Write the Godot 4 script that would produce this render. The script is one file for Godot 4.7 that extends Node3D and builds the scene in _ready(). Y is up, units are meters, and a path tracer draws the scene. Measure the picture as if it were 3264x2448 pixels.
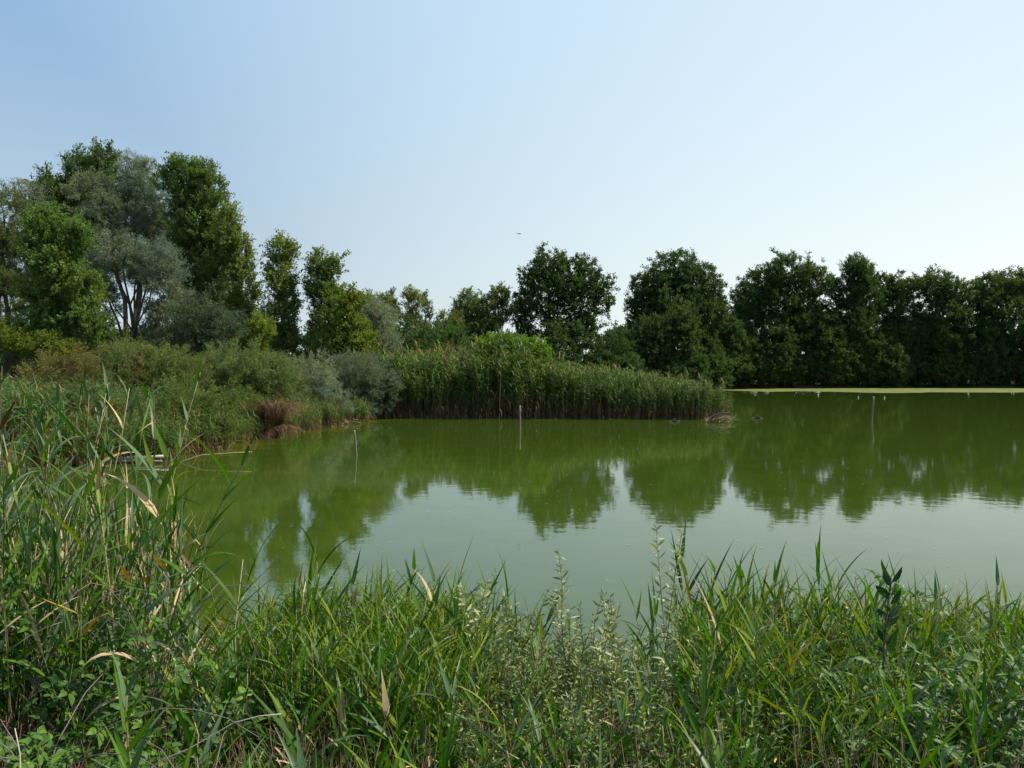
extends Node3D

# A pond in late summer: reed-grown near bank, left bank of scrub, a spit of reeds, and trees along the far shore.

const SUN_DIR := Vector3(0.657, 0.743, -0.128)

var M := {}
var leaf_pool: Array[ArrayMesh] = []
var dead_pool: Array[ArrayMesh] = []
var sprays := {}
var shore := PackedVector2Array()
var spit := PackedVector2Array()
var used := {}
var noise := FastNoiseLite.new()


func _ready() -> void:
	# ---- camera, sky, sun, exposure
	var cam := Camera3D.new()
	cam.name = "camera"
	cam.fov = 50.0
	cam.near = 0.05
	cam.far = 6000.0
	cam.position = Vector3(0, 3.2, 0)
	cam.rotation_degrees = Vector3(-1.25, 0, 0)
	add_child(cam)
	cam.current = true
	var env := Environment.new()
	env.background_mode = Environment.BG_SKY
	env.tonemap_mode = Environment.TONE_MAPPER_LINEAR
	env.tonemap_exposure = 1.55
	env.sdfgi_enabled = true
	env.ssao_enabled = true
	env.ssil_enabled = true
	var sky_m := PanoramaSkyMaterial.new()
	sky_m.panorama = sky_picture()
	var sky := Sky.new()
	sky.sky_material = sky_m
	env.sky = sky
	var we := WorldEnvironment.new()
	we.name = "world"
	we.environment = env
	add_child(we)
	var sun := DirectionalLight3D.new()
	sun.name = "sun"
	sun.light_energy = 1.6
	sun.light_color = Color(1.0, 0.955, 0.87)
	sun.light_angular_distance = 0.5
	sun.shadow_enabled = true
	sun.transform = Transform3D(Basis.looking_at(-SUN_DIR, Vector3.UP), Vector3(0, 50, 0))
	add_child(sun)

	noise.seed = 7
	noise.noise_type = FastNoiseLite.TYPE_SIMPLEX_SMOOTH
	noise.frequency = 1.0
	noise.fractal_octaves = 2
	make_materials()
	make_pools()
	shore = PackedVector2Array([Vector2(90, -5), Vector2(40, -6.6), Vector2(20, -7), Vector2(8, -7.2), Vector2(3, -7.3), Vector2(-1, -7.7), Vector2(-3, -8.4), Vector2(-5, -9.4), Vector2(-9, -11), Vector2(-14, -13), Vector2(-19, -18), Vector2(-17.5, -23), Vector2(-14, -26.3), Vector2(-11.6, -28.4), Vector2(-11.6, -35.5), Vector2(-9.4, -45.5), Vector2(-8.0, -50.7), Vector2(0, -50.4), Vector2(7, -49.8), Vector2(12.0, -49.4), Vector2(13.0, -50.6), Vector2(11, -54.5), Vector2(2, -61), Vector2(-8, -72), Vector2(-12, -85), Vector2(-2, -96), Vector2(20, -104), Vector2(30, -116), Vector2(60, -121.5), Vector2(110, -124), Vector2(160, -110), Vector2(175, -60), Vector2(150, -10)])
	ground()
	water()
	trees()
	far_shrubs()
	reed_spit()
	left_bank()
	things_in_water()
	near_bank()
	near_specials()
	bird()


# ------------------------------------------------------------------ naming
func numbered(called: String) -> String:
	var k: int = used.get(called, 0)
	used[called] = k + 1
	return called if k == 0 else "%s_%03d" % [called, k]


func tag(o: Node, label := "", category := "", group := "", kind := "") -> Node:
	if label != "":
		o.set_meta("label", label)
	if category != "":
		o.set_meta("category", category)
	if group != "":
		o.set_meta("group", group)
	if kind != "":
		o.set_meta("kind", kind)
	return o


func thing(called: String, label: String, category: String, at: Vector3, group := "") -> Node3D:
	var o := Node3D.new()
	o.name = numbered(called)
	o.position = at
	add_child(o)
	tag(o, label, category, group)
	return o


func part(called: String, mesh: Mesh, mat: Material, parent: Node, tr := Transform3D()) -> MeshInstance3D:
	var o := MeshInstance3D.new()
	o.name = called if parent != self else numbered(called)
	o.mesh = mesh
	if mat:
		o.material_override = mat
	o.transform = tr
	parent.add_child(o, true)
	return o


func copies(called: String, mesh: Mesh, mat: Material, buf: PackedFloat32Array, parent: Node, tinted := true) -> MultiMeshInstance3D:
	var mm := MultiMesh.new()
	mm.transform_format = MultiMesh.TRANSFORM_3D
	mm.use_colors = tinted
	mm.mesh = mesh
	mm.instance_count = buf.size() / (16 if tinted else 12)
	mm.buffer = buf
	var o := MultiMeshInstance3D.new()
	o.name = called if parent != self else numbered(called)
	o.multimesh = mm
	if mat:
		o.material_override = mat
	parent.add_child(o, true)
	tag(o, "", "", "", "stuff")
	return o


func put(buf: PackedFloat32Array, b: Basis, p: Vector3, c := Color.WHITE) -> void:
	buf.append_array(PackedFloat32Array([b.x.x, b.y.x, b.z.x, p.x, b.x.y, b.y.y, b.z.y, p.y, b.x.z, b.y.z, b.z.z, p.z, c.r, c.g, c.b, 1.0]))


func rng(s: int) -> RandomNumberGenerator:
	var r := RandomNumberGenerator.new()
	r.seed = s * 7919 + 13
	return r


func aim(dir: Vector3, roll: float) -> Basis:
	# a basis whose y axis points along dir
	var y := dir.normalized()
	var x := y.cross(Vector3(0.31, 0.17, 0.93)).normalized()
	var b := Basis(x, y, x.cross(y))
	return b * Basis(Vector3.UP, roll)


# ------------------------------------------------------------------ sky
func sky_picture() -> ImageTexture:
	# clear summer air: blue overhead, whitish towards the horizon and round the sun
	var w := 512
	var h := 256
	var data := PackedFloat32Array()
	data.resize(w * h * 4)
	var k := 0
	for j in h:
		var el := (0.5 - (j + 0.5) / h) * PI
		var y := maxf(sin(el), 0.0)
		var low := pow(1.0 - y, 3.5)
		var ce := cos(el)
		for i in w:
			var az := (i + 0.5) / w * TAU
			var c := (ce * sin(az) * SUN_DIR.x + sin(el) * SUN_DIR.y - ce * cos(az) * SUN_DIR.z) 
			var u := maxf(0.5 + 0.5 * c, 0.525)
			var uu := u * u
			data[k] = maxf(0.03, -1.504 + 0.566 * low + 4.314 * u - 2.126 * uu) / 1.55
			data[k + 1] = maxf(0.1, -1.43 + 0.422 * low + 4.864 * u - 2.642 * uu) / 1.55
			data[k + 2] = maxf(0.3, -0.685 + 0.095 * low + 3.747 * u - 2.101 * uu) / 1.55
			data[k + 3] = 1.0
			k += 4
	var im := Image.create_from_data(w, h, false, Image.FORMAT_RGBAF, data.to_byte_array())
	return ImageTexture.create_from_image(im)


# ------------------------------------------------------------------ materials
func lin(r: float, g: float, b: float) -> Color:
	return Color(r, g, b).linear_to_srgb()


func plain(name_: String, c: Color, rough := 0.6, spec := 0.4, back := Color.BLACK, tint := false) -> StandardMaterial3D:
	var m := StandardMaterial3D.new()
	m.resource_name = name_
	m.albedo_color = c
	m.roughness = rough
	m.metallic_specular = spec
	m.cull_mode = BaseMaterial3D.CULL_DISABLED
	m.vertex_color_use_as_albedo = tint
	if back != Color.BLACK:
		m.backlight_enabled = true
		m.backlight = back
	return m


func blade_picture(base: Color, tip: Color, spot: Color, tip_from: float, s: int) -> ImageTexture:
	# veins run along the blade; blotches and a withered tip
	var w := 24
	var h := 128
	var im := Image.create(w, h, false, Image.FORMAT_RGB8)
	var r := rng(s)
	var n := FastNoiseLite.new()
	n.seed = s
	n.frequency = 0.06
	var veins := []
	for i in w:
		veins.append(r.randf_range(0.8, 1.12))
	for j in h:
		for i in w:
			var t := j / float(h - 1)
			var c := base * float(veins[i])
			if absi(i - w / 2) < 1:
				c = c.lerp(Color(0.62, 0.66, 0.42), 0.35)
			var nn := n.get_noise_2d(i * 1.2, j * 0.7)
			var wither := clampf((t + nn * 0.22 - tip_from) * 5.0, 0.0, 1.0)
			c = c.lerp(tip, wither)
			if nn > 0.38:
				c = c.lerp(spot, clampf((nn - 0.38) * 5.0, 0.0, 0.7))
			im.set_pixel(i, j, c)
	return ImageTexture.create_from_image(im)


func blade(name_: String, base: Color, tip: Color, spot: Color, tip_from: float, s: int, back: Color, rough := 0.48) -> void:
	var m := plain(name_, Color.WHITE, rough, 0.27, back)
	m.albedo_texture = blade_picture(base, tip, spot, tip_from, s)
	M[name_] = m


func make_materials() -> void:
	var straw := lin(0.40, 0.31, 0.18)
	var brown := lin(0.15, 0.075, 0.035)
	blade("blade_deep", lin(0.036, 0.102, 0.009), straw, lin(0.12, 0.15, 0.02), 0.97, 1, Color(0.75, 0.9, 0.3))
	blade("blade_mid", lin(0.078, 0.175, 0.012), straw, lin(0.2, 0.2, 0.03), 0.93, 2, Color(0.8, 0.9, 0.3))
	blade("blade_blue", lin(0.088, 0.15, 0.078), lin(0.3, 0.25, 0.12), lin(0.2, 0.24, 0.1), 0.95, 3, Color(0.55, 0.75, 0.35), 0.36)
	blade("blade_yellow", lin(0.17, 0.235, 0.018), lin(0.36, 0.25, 0.05), lin(0.28, 0.28, 0.03), 0.8, 4, Color(0.85, 0.85, 0.2))
	blade("blade_gold", lin(0.38, 0.26, 0.03), lin(0.35, 0.2, 0.08), lin(0.2, 0.23, 0.03), 0.6, 5, Color(0.8, 0.7, 0.2))
	blade("blade_straw", straw, lin(0.5, 0.42, 0.3), brown, 0.75, 6, Color(0.5, 0.45, 0.3), 0.6)
	blade("blade_rust", lin(0.11, 0.052, 0.024), lin(0.24, 0.14, 0.07), brown, 0.8, 7, Color(0.5, 0.35, 0.2), 0.6)
	M.stem_green = plain("stem_green", lin(0.14, 0.17, 0.05), 0.5)
	M.stem_purple = plain("stem_purple", lin(0.09, 0.06, 0.045), 0.55)
	M.stem_straw = plain("stem_straw", lin(0.36, 0.27, 0.15), 0.6)
	M.stem_brown = plain("stem_brown", lin(0.105, 0.066, 0.036), 0.7)
	M.twig_pale = plain("twig_pale", lin(0.42, 0.38, 0.33), 0.7)
	M.cane = plain("cane", lin(0.13, 0.10, 0.10), 0.6)
	M.plume = plain("plume", lin(0.13, 0.075, 0.045), 0.8, 0.2, Color(0.5, 0.35, 0.25))
	M.far_blade = plain("far_blade", lin(0.080, 0.132, 0.036), 0.55, 0.3, Color(0.7, 0.8, 0.3), true)
	M.far_straw = plain("far_straw", lin(0.17, 0.125, 0.065), 0.7, 0.3, Color(0.4, 0.35, 0.2), true)
	M.far_stem = plain("far_stem", lin(0.075, 0.058, 0.034), 0.7, 0.3)
	M.leaf = plain("leaf", Color.WHITE, 0.55, 0.3, Color(0.9, 1.0, 0.42), true)
	M.leaf_silver = plain("leaf_silver", Color.WHITE, 0.65, 0.25, Color(0.8, 0.9, 0.68), true)
	M.shoot_leaf = plain("shoot_leaf", Color.WHITE, 0.5, 0.35, Color(0.6, 0.7, 0.28), true)
	M.bramble_leaf = vein_leaf("bramble_leaf", lin(0.052, 0.118, 0.022), 11)
	M.bramble_young = vein_leaf("bramble_young", lin(0.125, 0.205, 0.035), 12)
	M.dark_leaf = vein_leaf("dark_leaf", lin(0.022, 0.05, 0.022), 13)
	M.shrub_leaf = vein_leaf("shrub_leaf", lin(0.10, 0.17, 0.065), 14)
	var bark := plain("bark", Color.WHITE, 0.9, 0.2)
	bark.albedo_texture = noise_picture(lin(0.035, 0.03, 0.024), lin(0.12, 0.105, 0.085), 0.04, 21)
	bark.uv1_triplanar = true
	bark.uv1_scale = Vector3(1.5, 0.5, 1.5)
	M.bark = bark
	var wood := plain("weathered_wood", Color.WHITE, 0.8, 0.3)
	wood.albedo_texture = noise_picture(lin(0.075, 0.066, 0.056), lin(0.25, 0.225, 0.19), 0.03, 22)
	wood.uv1_triplanar = true
	wood.uv1_scale = Vector3(5, 0.8, 5)
	M.wood = wood
	var soil := plain("soil", Color.WHITE, 0.95, 0.2)
	soil.albedo_texture = noise_picture(lin(0.045, 0.035, 0.02), lin(0.13, 0.11, 0.05), 0.02, 23)
	soil.uv1_triplanar = true
	soil.uv1_scale = Vector3(0.35, 0.35, 0.35)
	M.soil = soil


func noise_picture(a: Color, b: Color, f: float, s: int) -> ImageTexture:
	var n := FastNoiseLite.new()
	n.seed = s
	n.frequency = f
	n.fractal_octaves = 5
	var g := n.get_seamless_image(256, 256)
	var im := Image.create(256, 256, false, Image.FORMAT_RGB8)
	for j in 256:
		for i in 256:
			im.set_pixel(i, j, a.lerp(b, g.get_pixel(i, j).r))
	return ImageTexture.create_from_image(im)


func vein_leaf(name_: String, base: Color, s: int) -> StandardMaterial3D:
	var im := Image.create(32, 48, false, Image.FORMAT_RGB8)
	var n := FastNoiseLite.new()
	n.seed = s
	n.frequency = 0.09
	for j in 48:
		for i in 32:
			var x := absf(i - 15.5) / 15.5
			var v := fposmod(j - x * 9.0, 8.0)
			var c := base * (1.0 + 0.3 * n.get_noise_2d(i, j))
			if v < 1.2 or x < 0.06:
				c = c.lerp(Color(0.55, 0.62, 0.4), 0.28)
			im.set_pixel(i, j, c)
	var m := plain(name_, Color.WHITE, 0.5, 0.3, Color(0.65, 0.85, 0.25), true)
	m.albedo_texture = ImageTexture.create_from_image(im)
	return m


# ------------------------------------------------------------------ shapes
func tube(st: SurfaceTool, pts: Array, r0: float, r1: float, sides := 5) -> void:
	var n := pts.size()
	var rings := []
	var side := Vector3(1, 0, 0.13).normalized()
	for i in n:
		var d: Vector3 = (pts[mini(i + 1, n - 1)] - pts[maxi(i - 1, 0)]).normalized()
		var u := d.cross(side)
		if u.length() < 0.05:
			u = d.cross(Vector3(0, 0.2, 1))
		u = u.normalized()
		var v := d.cross(u).normalized()
		var r := lerpf(r0, r1, i / float(n - 1))
		var ring := []
		for k in sides:
			var a := TAU * k / sides
			ring.append(pts[i] + (u * cos(a) + v * sin(a)) * r)
		rings.append(ring)
	for i in n - 1:
		for k in sides:
			var a: Vector3 = rings[i][k]
			var b: Vector3 = rings[i][(k + 1) % sides]
			var c: Vector3 = rings[i + 1][(k + 1) % sides]
			var d: Vector3 = rings[i + 1][k]
			for p in [a, d, c, a, c, b]:
				st.set_uv(Vector2(0.5, 0.5))
				st.add_vertex(p)
	for k in range(1, sides - 1):
		for p in [rings[n - 1][0], rings[n - 1][k + 1], rings[n - 1][k]]:
			st.set_uv(Vector2(0.5, 0.5))
			st.add_vertex(p)


func begin() -> SurfaceTool:
	var st := SurfaceTool.new()
	st.begin(Mesh.PRIMITIVE_TRIANGLES)
	st.set_smooth_group(0)
	return st


func done(st: SurfaceTool) -> ArrayMesh:
	st.generate_normals()
	st.index()
	return st.commit()


func strip(st: SurfaceTool, tr: Transform3D, L: float, W: float, segs: int, curve: float, power: float, twist: float, fold: float, kink := -1.0) -> void:
	# a long blade from the origin along +x, arching down by curve radians, tapering to a point
	var p := Vector3.ZERO
	var ds := L / segs
	var rows := []
	for i in segs + 1:
		var t := i / float(segs)
		var a := -curve * pow(t, power)
		if kink > 0.0 and t > kink:
			a -= 1.7
		var d := Vector3(cos(a), sin(a), 0)
		if i > 0:
			p += d * ds
		var nrm := Vector3(-d.y, d.x, 0)
		var side := Vector3(0, 0, 1).rotated(d, twist * t)
		nrm = nrm.rotated(d, twist * t)
		var w := W * 0.62 * minf(1.0, 0.4 + t * 3.2) * pow(maxf(1.0 - t, 0.0), 1.05)
		rows.append([p - side * w + nrm * fold * w, p, p + side * w + nrm * fold * w, t])
	for i in segs:
		var a = rows[i]
		var b = rows[i + 1]
		for k in 2:
			var q := [[a[k], k * 0.5, a[3]], [b[k], k * 0.5, b[3]], [b[k + 1], k * 0.5 + 0.5, b[3]], [a[k + 1], k * 0.5 + 0.5, a[3]]]
			var tri := [0, 1, 2, 0, 2, 3] if i < segs - 1 else ([0, 1, 3])
			for m in tri:
				st.set_uv(Vector2(q[m][1], q[m][2]))
				st.add_vertex(tr * (q[m][0] as Vector3))


func oval(st: SurfaceTool, tr: Transform3D, L: float, W: float, fold := 0.3, droop := 0.25) -> void:
	# an ovate leaf from the origin along +y
	var rows := []
	for s in [[0.0, 0.0], [0.22, 0.78], [0.48, 1.0], [0.76, 0.62], [1.0, 0.0]]:
		var t: float = s[0]
		var w: float = s[1] * W * 0.5
		var z := -droop * t * t * L
		rows.append([Vector3(-w, t * L, z + fold * w), Vector3(0, t * L, z), Vector3(w, t * L, z + fold * w), t])
	for i in 4:
		var a = rows[i]
		var b = rows[i + 1]
		for k in 2:
			var q := [[a[k], k * 0.5, a[3]], [b[k], k * 0.5, b[3]], [b[k + 1], k * 0.5 + 0.5, b[3]], [a[k + 1], k * 0.5 + 0.5, a[3]]]
			var tri := [0, 1, 2, 0, 2, 3]
			if i == 0:
				tri = [0, 1, 2]
			if i == 3:
				tri = [0, 1, 3]
			for m in tri:
				st.set_uv(Vector2(q[m][1], q[m][2]))
				st.add_vertex(tr * (q[m][0] as Vector3))


func diamond(st: SurfaceTool, at: Vector3, dir: Vector3, side: Vector3, L: float, W: float, bend := 0.15) -> void:
	# a small far leaf of two triangles folded on the midrib
	var n := dir.cross(side).normalized() * L * bend
	var mid := at + dir * L * 0.45
	var tip := at + dir * L - n
	var a := mid + side * W * 0.5 + n * 0.6
	var b := mid - side * W * 0.5 + n * 0.6
	for p in [at, a, tip, at, tip, b]:
		st.add_vertex(p)


func dir_any(r: RandomNumberGenerator) -> Vector3:
	var z := r.randf_range(-1, 1)
	var a := r.randf_range(0, TAU)
	var q := sqrt(1 - z * z)
	return Vector3(q * cos(a), z, q * sin(a))


func spray(s: int, n: int, spread: float, L: float, W: float, up: float) -> ArrayMesh:
	# a leafy twig of unit length along +y
	var r := rng(s)
	var st := SurfaceTool.new()
	st.begin(Mesh.PRIMITIVE_TRIANGLES)
	st.set_smooth_group(-1)
	var twigs := []
	for k in 5:
		var d := (Vector3.UP + dir_any(r) * spread).normalized()
		twigs.append([Vector3(r.randf_range(-.1, .1), r.randf_range(-0.2, 0.35), r.randf_range(-.1, .1)), d * r.randf_range(0.5, 0.85)])
	for i in n:
		var tw = twigs[i % 5]
		var p: Vector3 = tw[0] + tw[1] * r.randf_range(0.05, 1.0) + dir_any(r) * 0.1
		var d: Vector3 = ((tw[1] as Vector3).normalized() * up + dir_any(r)).normalized()
		var sd := d.cross(dir_any(r)).normalized()
		var k := r.randf_range(0.7, 1.25)
		diamond(st, p, d, sd, L * k, W * k, r.randf_range(0.05, 0.25))
	st.generate_normals()
	return st.commit()


func tuft(s: int, stems: int, H: float, spread: float, leaves: int, L: float, W: float, dead: int, pl: bool) -> ArrayMesh:
	# a clump of reeds for the middle distance: stems, living blades, dead blades below
	var r := rng(s)
	var a := begin()
	var b := begin()
	var c := begin()
	for k in stems:
		var base := Vector3(r.randf_range(-spread, spread), -0.1, r.randf_range(-spread, spread))
		var h := H * r.randf_range(0.72, 1.05)
		var lean := Vector3(r.randf_range(-0.42, 0.42), 0, r.randf_range(-0.42, 0.42)) * h * 0.6
		var pts := []
		for i in 4:
			var t := i / 3.0
			pts.append(base + Vector3(0, h * t, 0) + lean * t * t)
		tube(a, pts, 0.008, 0.004, 3)
		var az := r.randf_range(0, TAU)
		for i in leaves:
			var t := lerpf(0.56, 1.0, (i + r.randf() * 0.7) / leaves)
			var p := base + Vector3(0, h * t, 0) + lean * t * t
			var q := Basis(Vector3.UP, az + PI * (i % 2) + r.randf_range(-0.8, 0.8)) * Basis(Vector3(0, 0, 1), r.randf_range(0.2, 1.15))
			strip(b, Transform3D(q, p), L * r.randf_range(0.6, 1.15), W, 4, r.randf_range(0.3, 2.0), 1.2, 0.4, 0.2)
		for i in dead:
			var t := r.randf_range(0.1, 0.6)
			var p := base + Vector3(0, h * t, 0)
			var q := Basis(Vector3.UP, r.randf_range(0, TAU)) * Basis(Vector3(0, 0, 1), r.randf_range(-0.3, 0.8))
			strip(c, Transform3D(q, p), L * r.randf_range(0.5, 0.9), W * 0.8, 3, r.randf_range(1.6, 2.6), 0.8, 0.9, 0.1)
		if pl and k < 2:
			var p := base + Vector3(0, h, 0) + lean
			for i in 10:
				var q := Basis(Vector3.UP, r.randf_range(0, TAU)) * Basis(Vector3(0, 0, 1), r.randf_range(0.7, 1.4))
				strip(c, Transform3D(q, p), r.randf_range(0.15, 0.3), 0.02, 2, 0.9, 1.0, 0.0, 0.1)
	var m := done(a)
	b.generate_normals()
	b.index()
	b.commit(m)
	if dead > 0 or pl:
		c.generate_normals()
		c.index()
		c.commit(m)
	m.surface_set_material(0, M.far_stem)
	m.surface_set_material(1, M.far_blade)
	if m.get_surface_count() > 2:
		m.surface_set_material(2, M.far_straw)
	return m


func make_pools() -> void:
	for v in [[0.08, 1.0, 0.1], [0.2, 1.2, 0.3], [0.35, 1.3, -0.3], [0.55, 1.4, 0.5], [0.8, 1.5, -0.5], [1.1, 1.6, 0.3], [1.5, 1.7, 0.7], [2.0, 1.8, -0.6], [0.3, 1.0, 0.9], [1.3, 2.5, 0.2]]:
		var st := begin()
		strip(st, Transform3D(), 1.0, 0.08, 7, v[0], v[1], v[2], 0.3)
		leaf_pool.append(done(st))
	for v in [[0.5, 1.0, 1.5, 0.3], [1.0, 1.0, 2.0, 0.45], [1.8, 0.8, -1.6, -1.0], [0.4, 1.0, 0.8, 0.2], [2.4, 1.0, 1.0, -1.0]]:
		var st := begin()
		strip(st, Transform3D(), 1.0, 0.08, 7, v[0], v[1], v[2], 0.5, v[3])
		dead_pool.append(done(st))
	for k in 3:
		sprays["poplar%d" % k] = spray(30 + k, 76, 0.8, 0.145, 0.115, 0.5)
		sprays["oak%d" % k] = spray(40 + k, 70, 1.0, 0.17, 0.145, 0.2)
		sprays["willow%d" % k] = spray(50 + k, 95, 0.85, 0.16, 0.045, 0.7)
		sprays["scrub%d" % k] = spray(60 + k, 84, 0.75, 0.17, 0.045, 0.8)



# ------------------------------------------------------------------ ground and water
func edge_distance(p: Vector2) -> float:
	# metres from the shore line, positive on land
	var best := 1e9
	var n := shore.size()
	for i in n:
		var a := shore[i]
		var ab := shore[(i + 1) % n] - a
		var t := clampf((p - a).dot(ab) / ab.length_squared(), 0.0, 1.0)
		best = minf(best, p.distance_squared_to(a + ab * t))
	best = sqrt(best)
	return -best if Geometry2D.is_point_in_polygon(p, shore) else best


func ground_y(x: float, z: float) -> float:
	var d := edge_distance(Vector2(x, z))
	d += 0.25 * noise.get_noise_2d(x * 0.9, z * 0.9)
	if d < 0.0:
		return maxf(d * 0.5, -1.5)
	var bank := 0.0
	if d < 1.8:
		bank = d / 1.8 * 0.3
	elif d < 3.3:
		bank = 0.3 + (d - 1.8) / 1.5 * 0.35
	elif d < 6.8:
		bank = 0.65 + (d - 3.3) / 3.5 * 0.92
	else:
		bank = minf(1.57 + (d - 6.8) * 0.03, 1.8)
	var low := minf(d * 0.25, 0.5)
	return lerpf(bank, low, smoothstep(-12.0, -22.0, z)) + 0.04 * noise.get_noise_2d(x * 2.1, z * 2.1)


func ground() -> void:
	var xs := PackedFloat32Array([-3000, -900, -300, -140, -90])
	var x := -64.0
	while x < 120.0:
		xs.append(x)
		x += 1.0 if absf(x) < 22.0 else 3.0
	xs.append_array(PackedFloat32Array([130, 150, 165, 180, 220, 400, 1000, 3000]))
	var zs := PackedFloat32Array([1500, 400, 90, 30, 12])
	var z := 6.0
	while z > -140.0:
		zs.append(z)
		z -= 0.7 if z > -16.0 else (1.5 if z > -62.0 else 3.0)
	zs.append_array(PackedFloat32Array([-150, -170, -220, -400, -1000, -3500]))
	var v := PackedVector3Array()
	for zz in zs:
		for xx in xs:
			v.append(Vector3(xx, ground_y(xx, zz), zz))
	var idx := PackedInt32Array()
	var w := xs.size()
	for j in zs.size() - 1:
		for i in w - 1:
			var a := j * w + i
			idx.append_array(PackedInt32Array([a, a + w, a + w + 1, a, a + w + 1, a + 1]))
	var arr := []
	arr.resize(Mesh.ARRAY_MAX)
	arr[Mesh.ARRAY_VERTEX] = v
	arr[Mesh.ARRAY_INDEX] = idx
	var m := ArrayMesh.new()
	m.add_surface_from_arrays(Mesh.PRIMITIVE_TRIANGLES, arr)
	var st := SurfaceTool.new()
	st.create_from(m, 0)
	st.generate_normals()
	tag(part("ground", st.commit(), M.soil, self), "earth banks round the pond", "", "", "structure")


func water() -> void:
	var n := FastNoiseLite.new()
	n.seed = 5
	n.noise_type = FastNoiseLite.TYPE_SIMPLEX_SMOOTH
	n.frequency = 0.012
	n.fractal_octaves = 4
	n.fractal_gain = 0.55
	var g := n.get_seamless_image(1024, 1024)
	g.convert(Image.FORMAT_RGBA8)
	g.bump_map_to_normal_map(6.0)
	var m := plain("pond_water", Color.WHITE, 0.03, 0.40)
	m.normal_enabled = true
	m.normal_texture = ImageTexture.create_from_image(g)
	m.normal_scale = 0.02
	# algae: uneven tone of green in the water itself
	var k := FastNoiseLite.new()
	k.seed = 9
	k.frequency = 0.02
	k.fractal_octaves = 4
	var q := k.get_seamless_image(256, 256)
	var im := Image.create(256, 256, false, Image.FORMAT_RGB8)
	for j in 256:
		for i in 256:
			im.set_pixel(i, j, lin(0.028, 0.053, 0.006).lerp(lin(0.041, 0.066, 0.008), q.get_pixel(i, j).r))
	m.albedo_texture = ImageTexture.create_from_image(im)
	var pm := PlaneMesh.new()
	pm.size = Vector2(260, 150)
	pm.subdivide_width = 8
	pm.subdivide_depth = 8
	m.uv1_scale = Vector3(26, 22, 1)
	var o := part("pond_water", pm, m, self, Transform3D(Basis(), Vector3(70, 0, -65)))
	tag(o, "green still pond water mirroring trees and sky", "", "", "structure")
	# thin film of scum along the near edge of the spit and the left bank
	var fm := plain("scum_film", Color.WHITE, 0.07, 0.36)
	fm.albedo_texture = noise_picture(lin(0.035, 0.058, 0.004), lin(0.075, 0.088, 0.010), 0.05, 33)
	var film := begin()
	var run := PackedVector2Array([Vector2(-11.6, -29.0), Vector2(-11.6, -35.5), Vector2(-9.4, -45.5), Vector2(-8.0, -50.7), Vector2(0, -50.4), Vector2(7, -49.8), Vector2(12.0, -49.4)])
	for i in run.size() - 1:
		var steps := int(run[i].distance_to(run[i + 1]) / 0.5)
		for w in steps:
			var q2 := []
			for e in 2:
				var p := run[i].lerp(run[i + 1], (w + e) / float(steps))
				var away := (run[i + 1] - run[i]).normalized().rotated(PI * 0.5)
				var wd := 1.6 + 2.6 * noise.get_noise_2d(p.x * 0.35, p.y * 0.35 + 5.0) + 0.5 * noise.get_noise_2d(p.x * 2.2, p.y * 2.2)
				if p.x > 4.0:
					wd -= (p.x - 4.0) * 0.3
				wd = maxf(wd, 0.05)
				q2.append([Vector3(p.x - away.x * 0.5, 0.004, p.y - away.y * 0.5), Vector3(p.x + away.x * wd, 0.004, p.y + away.y * wd)])
			for p in [q2[0][0], q2[0][1], q2[1][1], q2[0][0], q2[1][1], q2[1][0]]:
				film.set_uv(Vector2(p.x * 0.05, p.z * 0.11))
				film.add_vertex(p)
	tag(part("scum_film", done(film), fm, self), "yellowish film of scum on the water along the reed spit and left bank", "algae", "", "stuff")
	# algae scum drifted against the far shore
	var st := begin()
	var r := rng(77)
	var top := []
	var bot := []
	for i in 61:
		var x := lerpf(22.0, 108.0, i / 60.0)
		var nz := noise.get_noise_2d(x * 0.13, 3.0)
		top.append(Vector3(x, 0.006, -lerpf(108.0, 119.5, clampf((x - 22.0) / 20.0, 0, 1)) + nz * 1.2))
		bot.append(Vector3(x, 0.006, -lerpf(107.0, 99.5, clampf((x - 22.0) / 22.0, 0, 1)) + 3.4 * noise.get_noise_2d(x * 0.12, 9.0) + r.randf_range(-0.4, 0.4)))
	for i in 60:
		for p in [bot[i], top[i], top[i + 1], bot[i], top[i + 1], bot[i + 1]]:
			st.set_uv(Vector2(p.x, p.z) * 0.05)
			st.add_vertex(p)
	var sm := plain("algae_scum", Color.WHITE, 0.85, 0.3)
	sm.albedo_texture = noise_picture(lin(0.06, 0.078, 0.012), lin(0.16, 0.17, 0.05), 0.05, 31)
	tag(part("algae_mat", done(st), sm, self), "yellow-green band of floating algae along the far right shore", "algae", "", "stuff")


# ------------------------------------------------------------------ trees
const TONES := {
	"deep": [0.088, 0.132, 0.042], "mid": [0.13, 0.18, 0.056], "light": [0.15, 0.2, 0.066], "bright": [0.115, 0.175, 0.052], "grey": [0.19, 0.225, 0.15], "olive": [0.16, 0.19, 0.066],
	"silver": [0.22, 0.25, 0.185], "greydark": [0.12, 0.145, 0.09], "yellow": [0.15, 0.185, 0.03], "fade": [0.19, 0.205, 0.075], "fadegreen": [0.125, 0.155, 0.058],
	"far": [0.066, 0.104, 0.04], "olivebrown": [0.18, 0.2, 0.062], "rust": [0.175, 0.18, 0.066], "green": [0.135, 0.18, 0.05], "vivid": [0.15, 0.24, 0.04],
}


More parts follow.
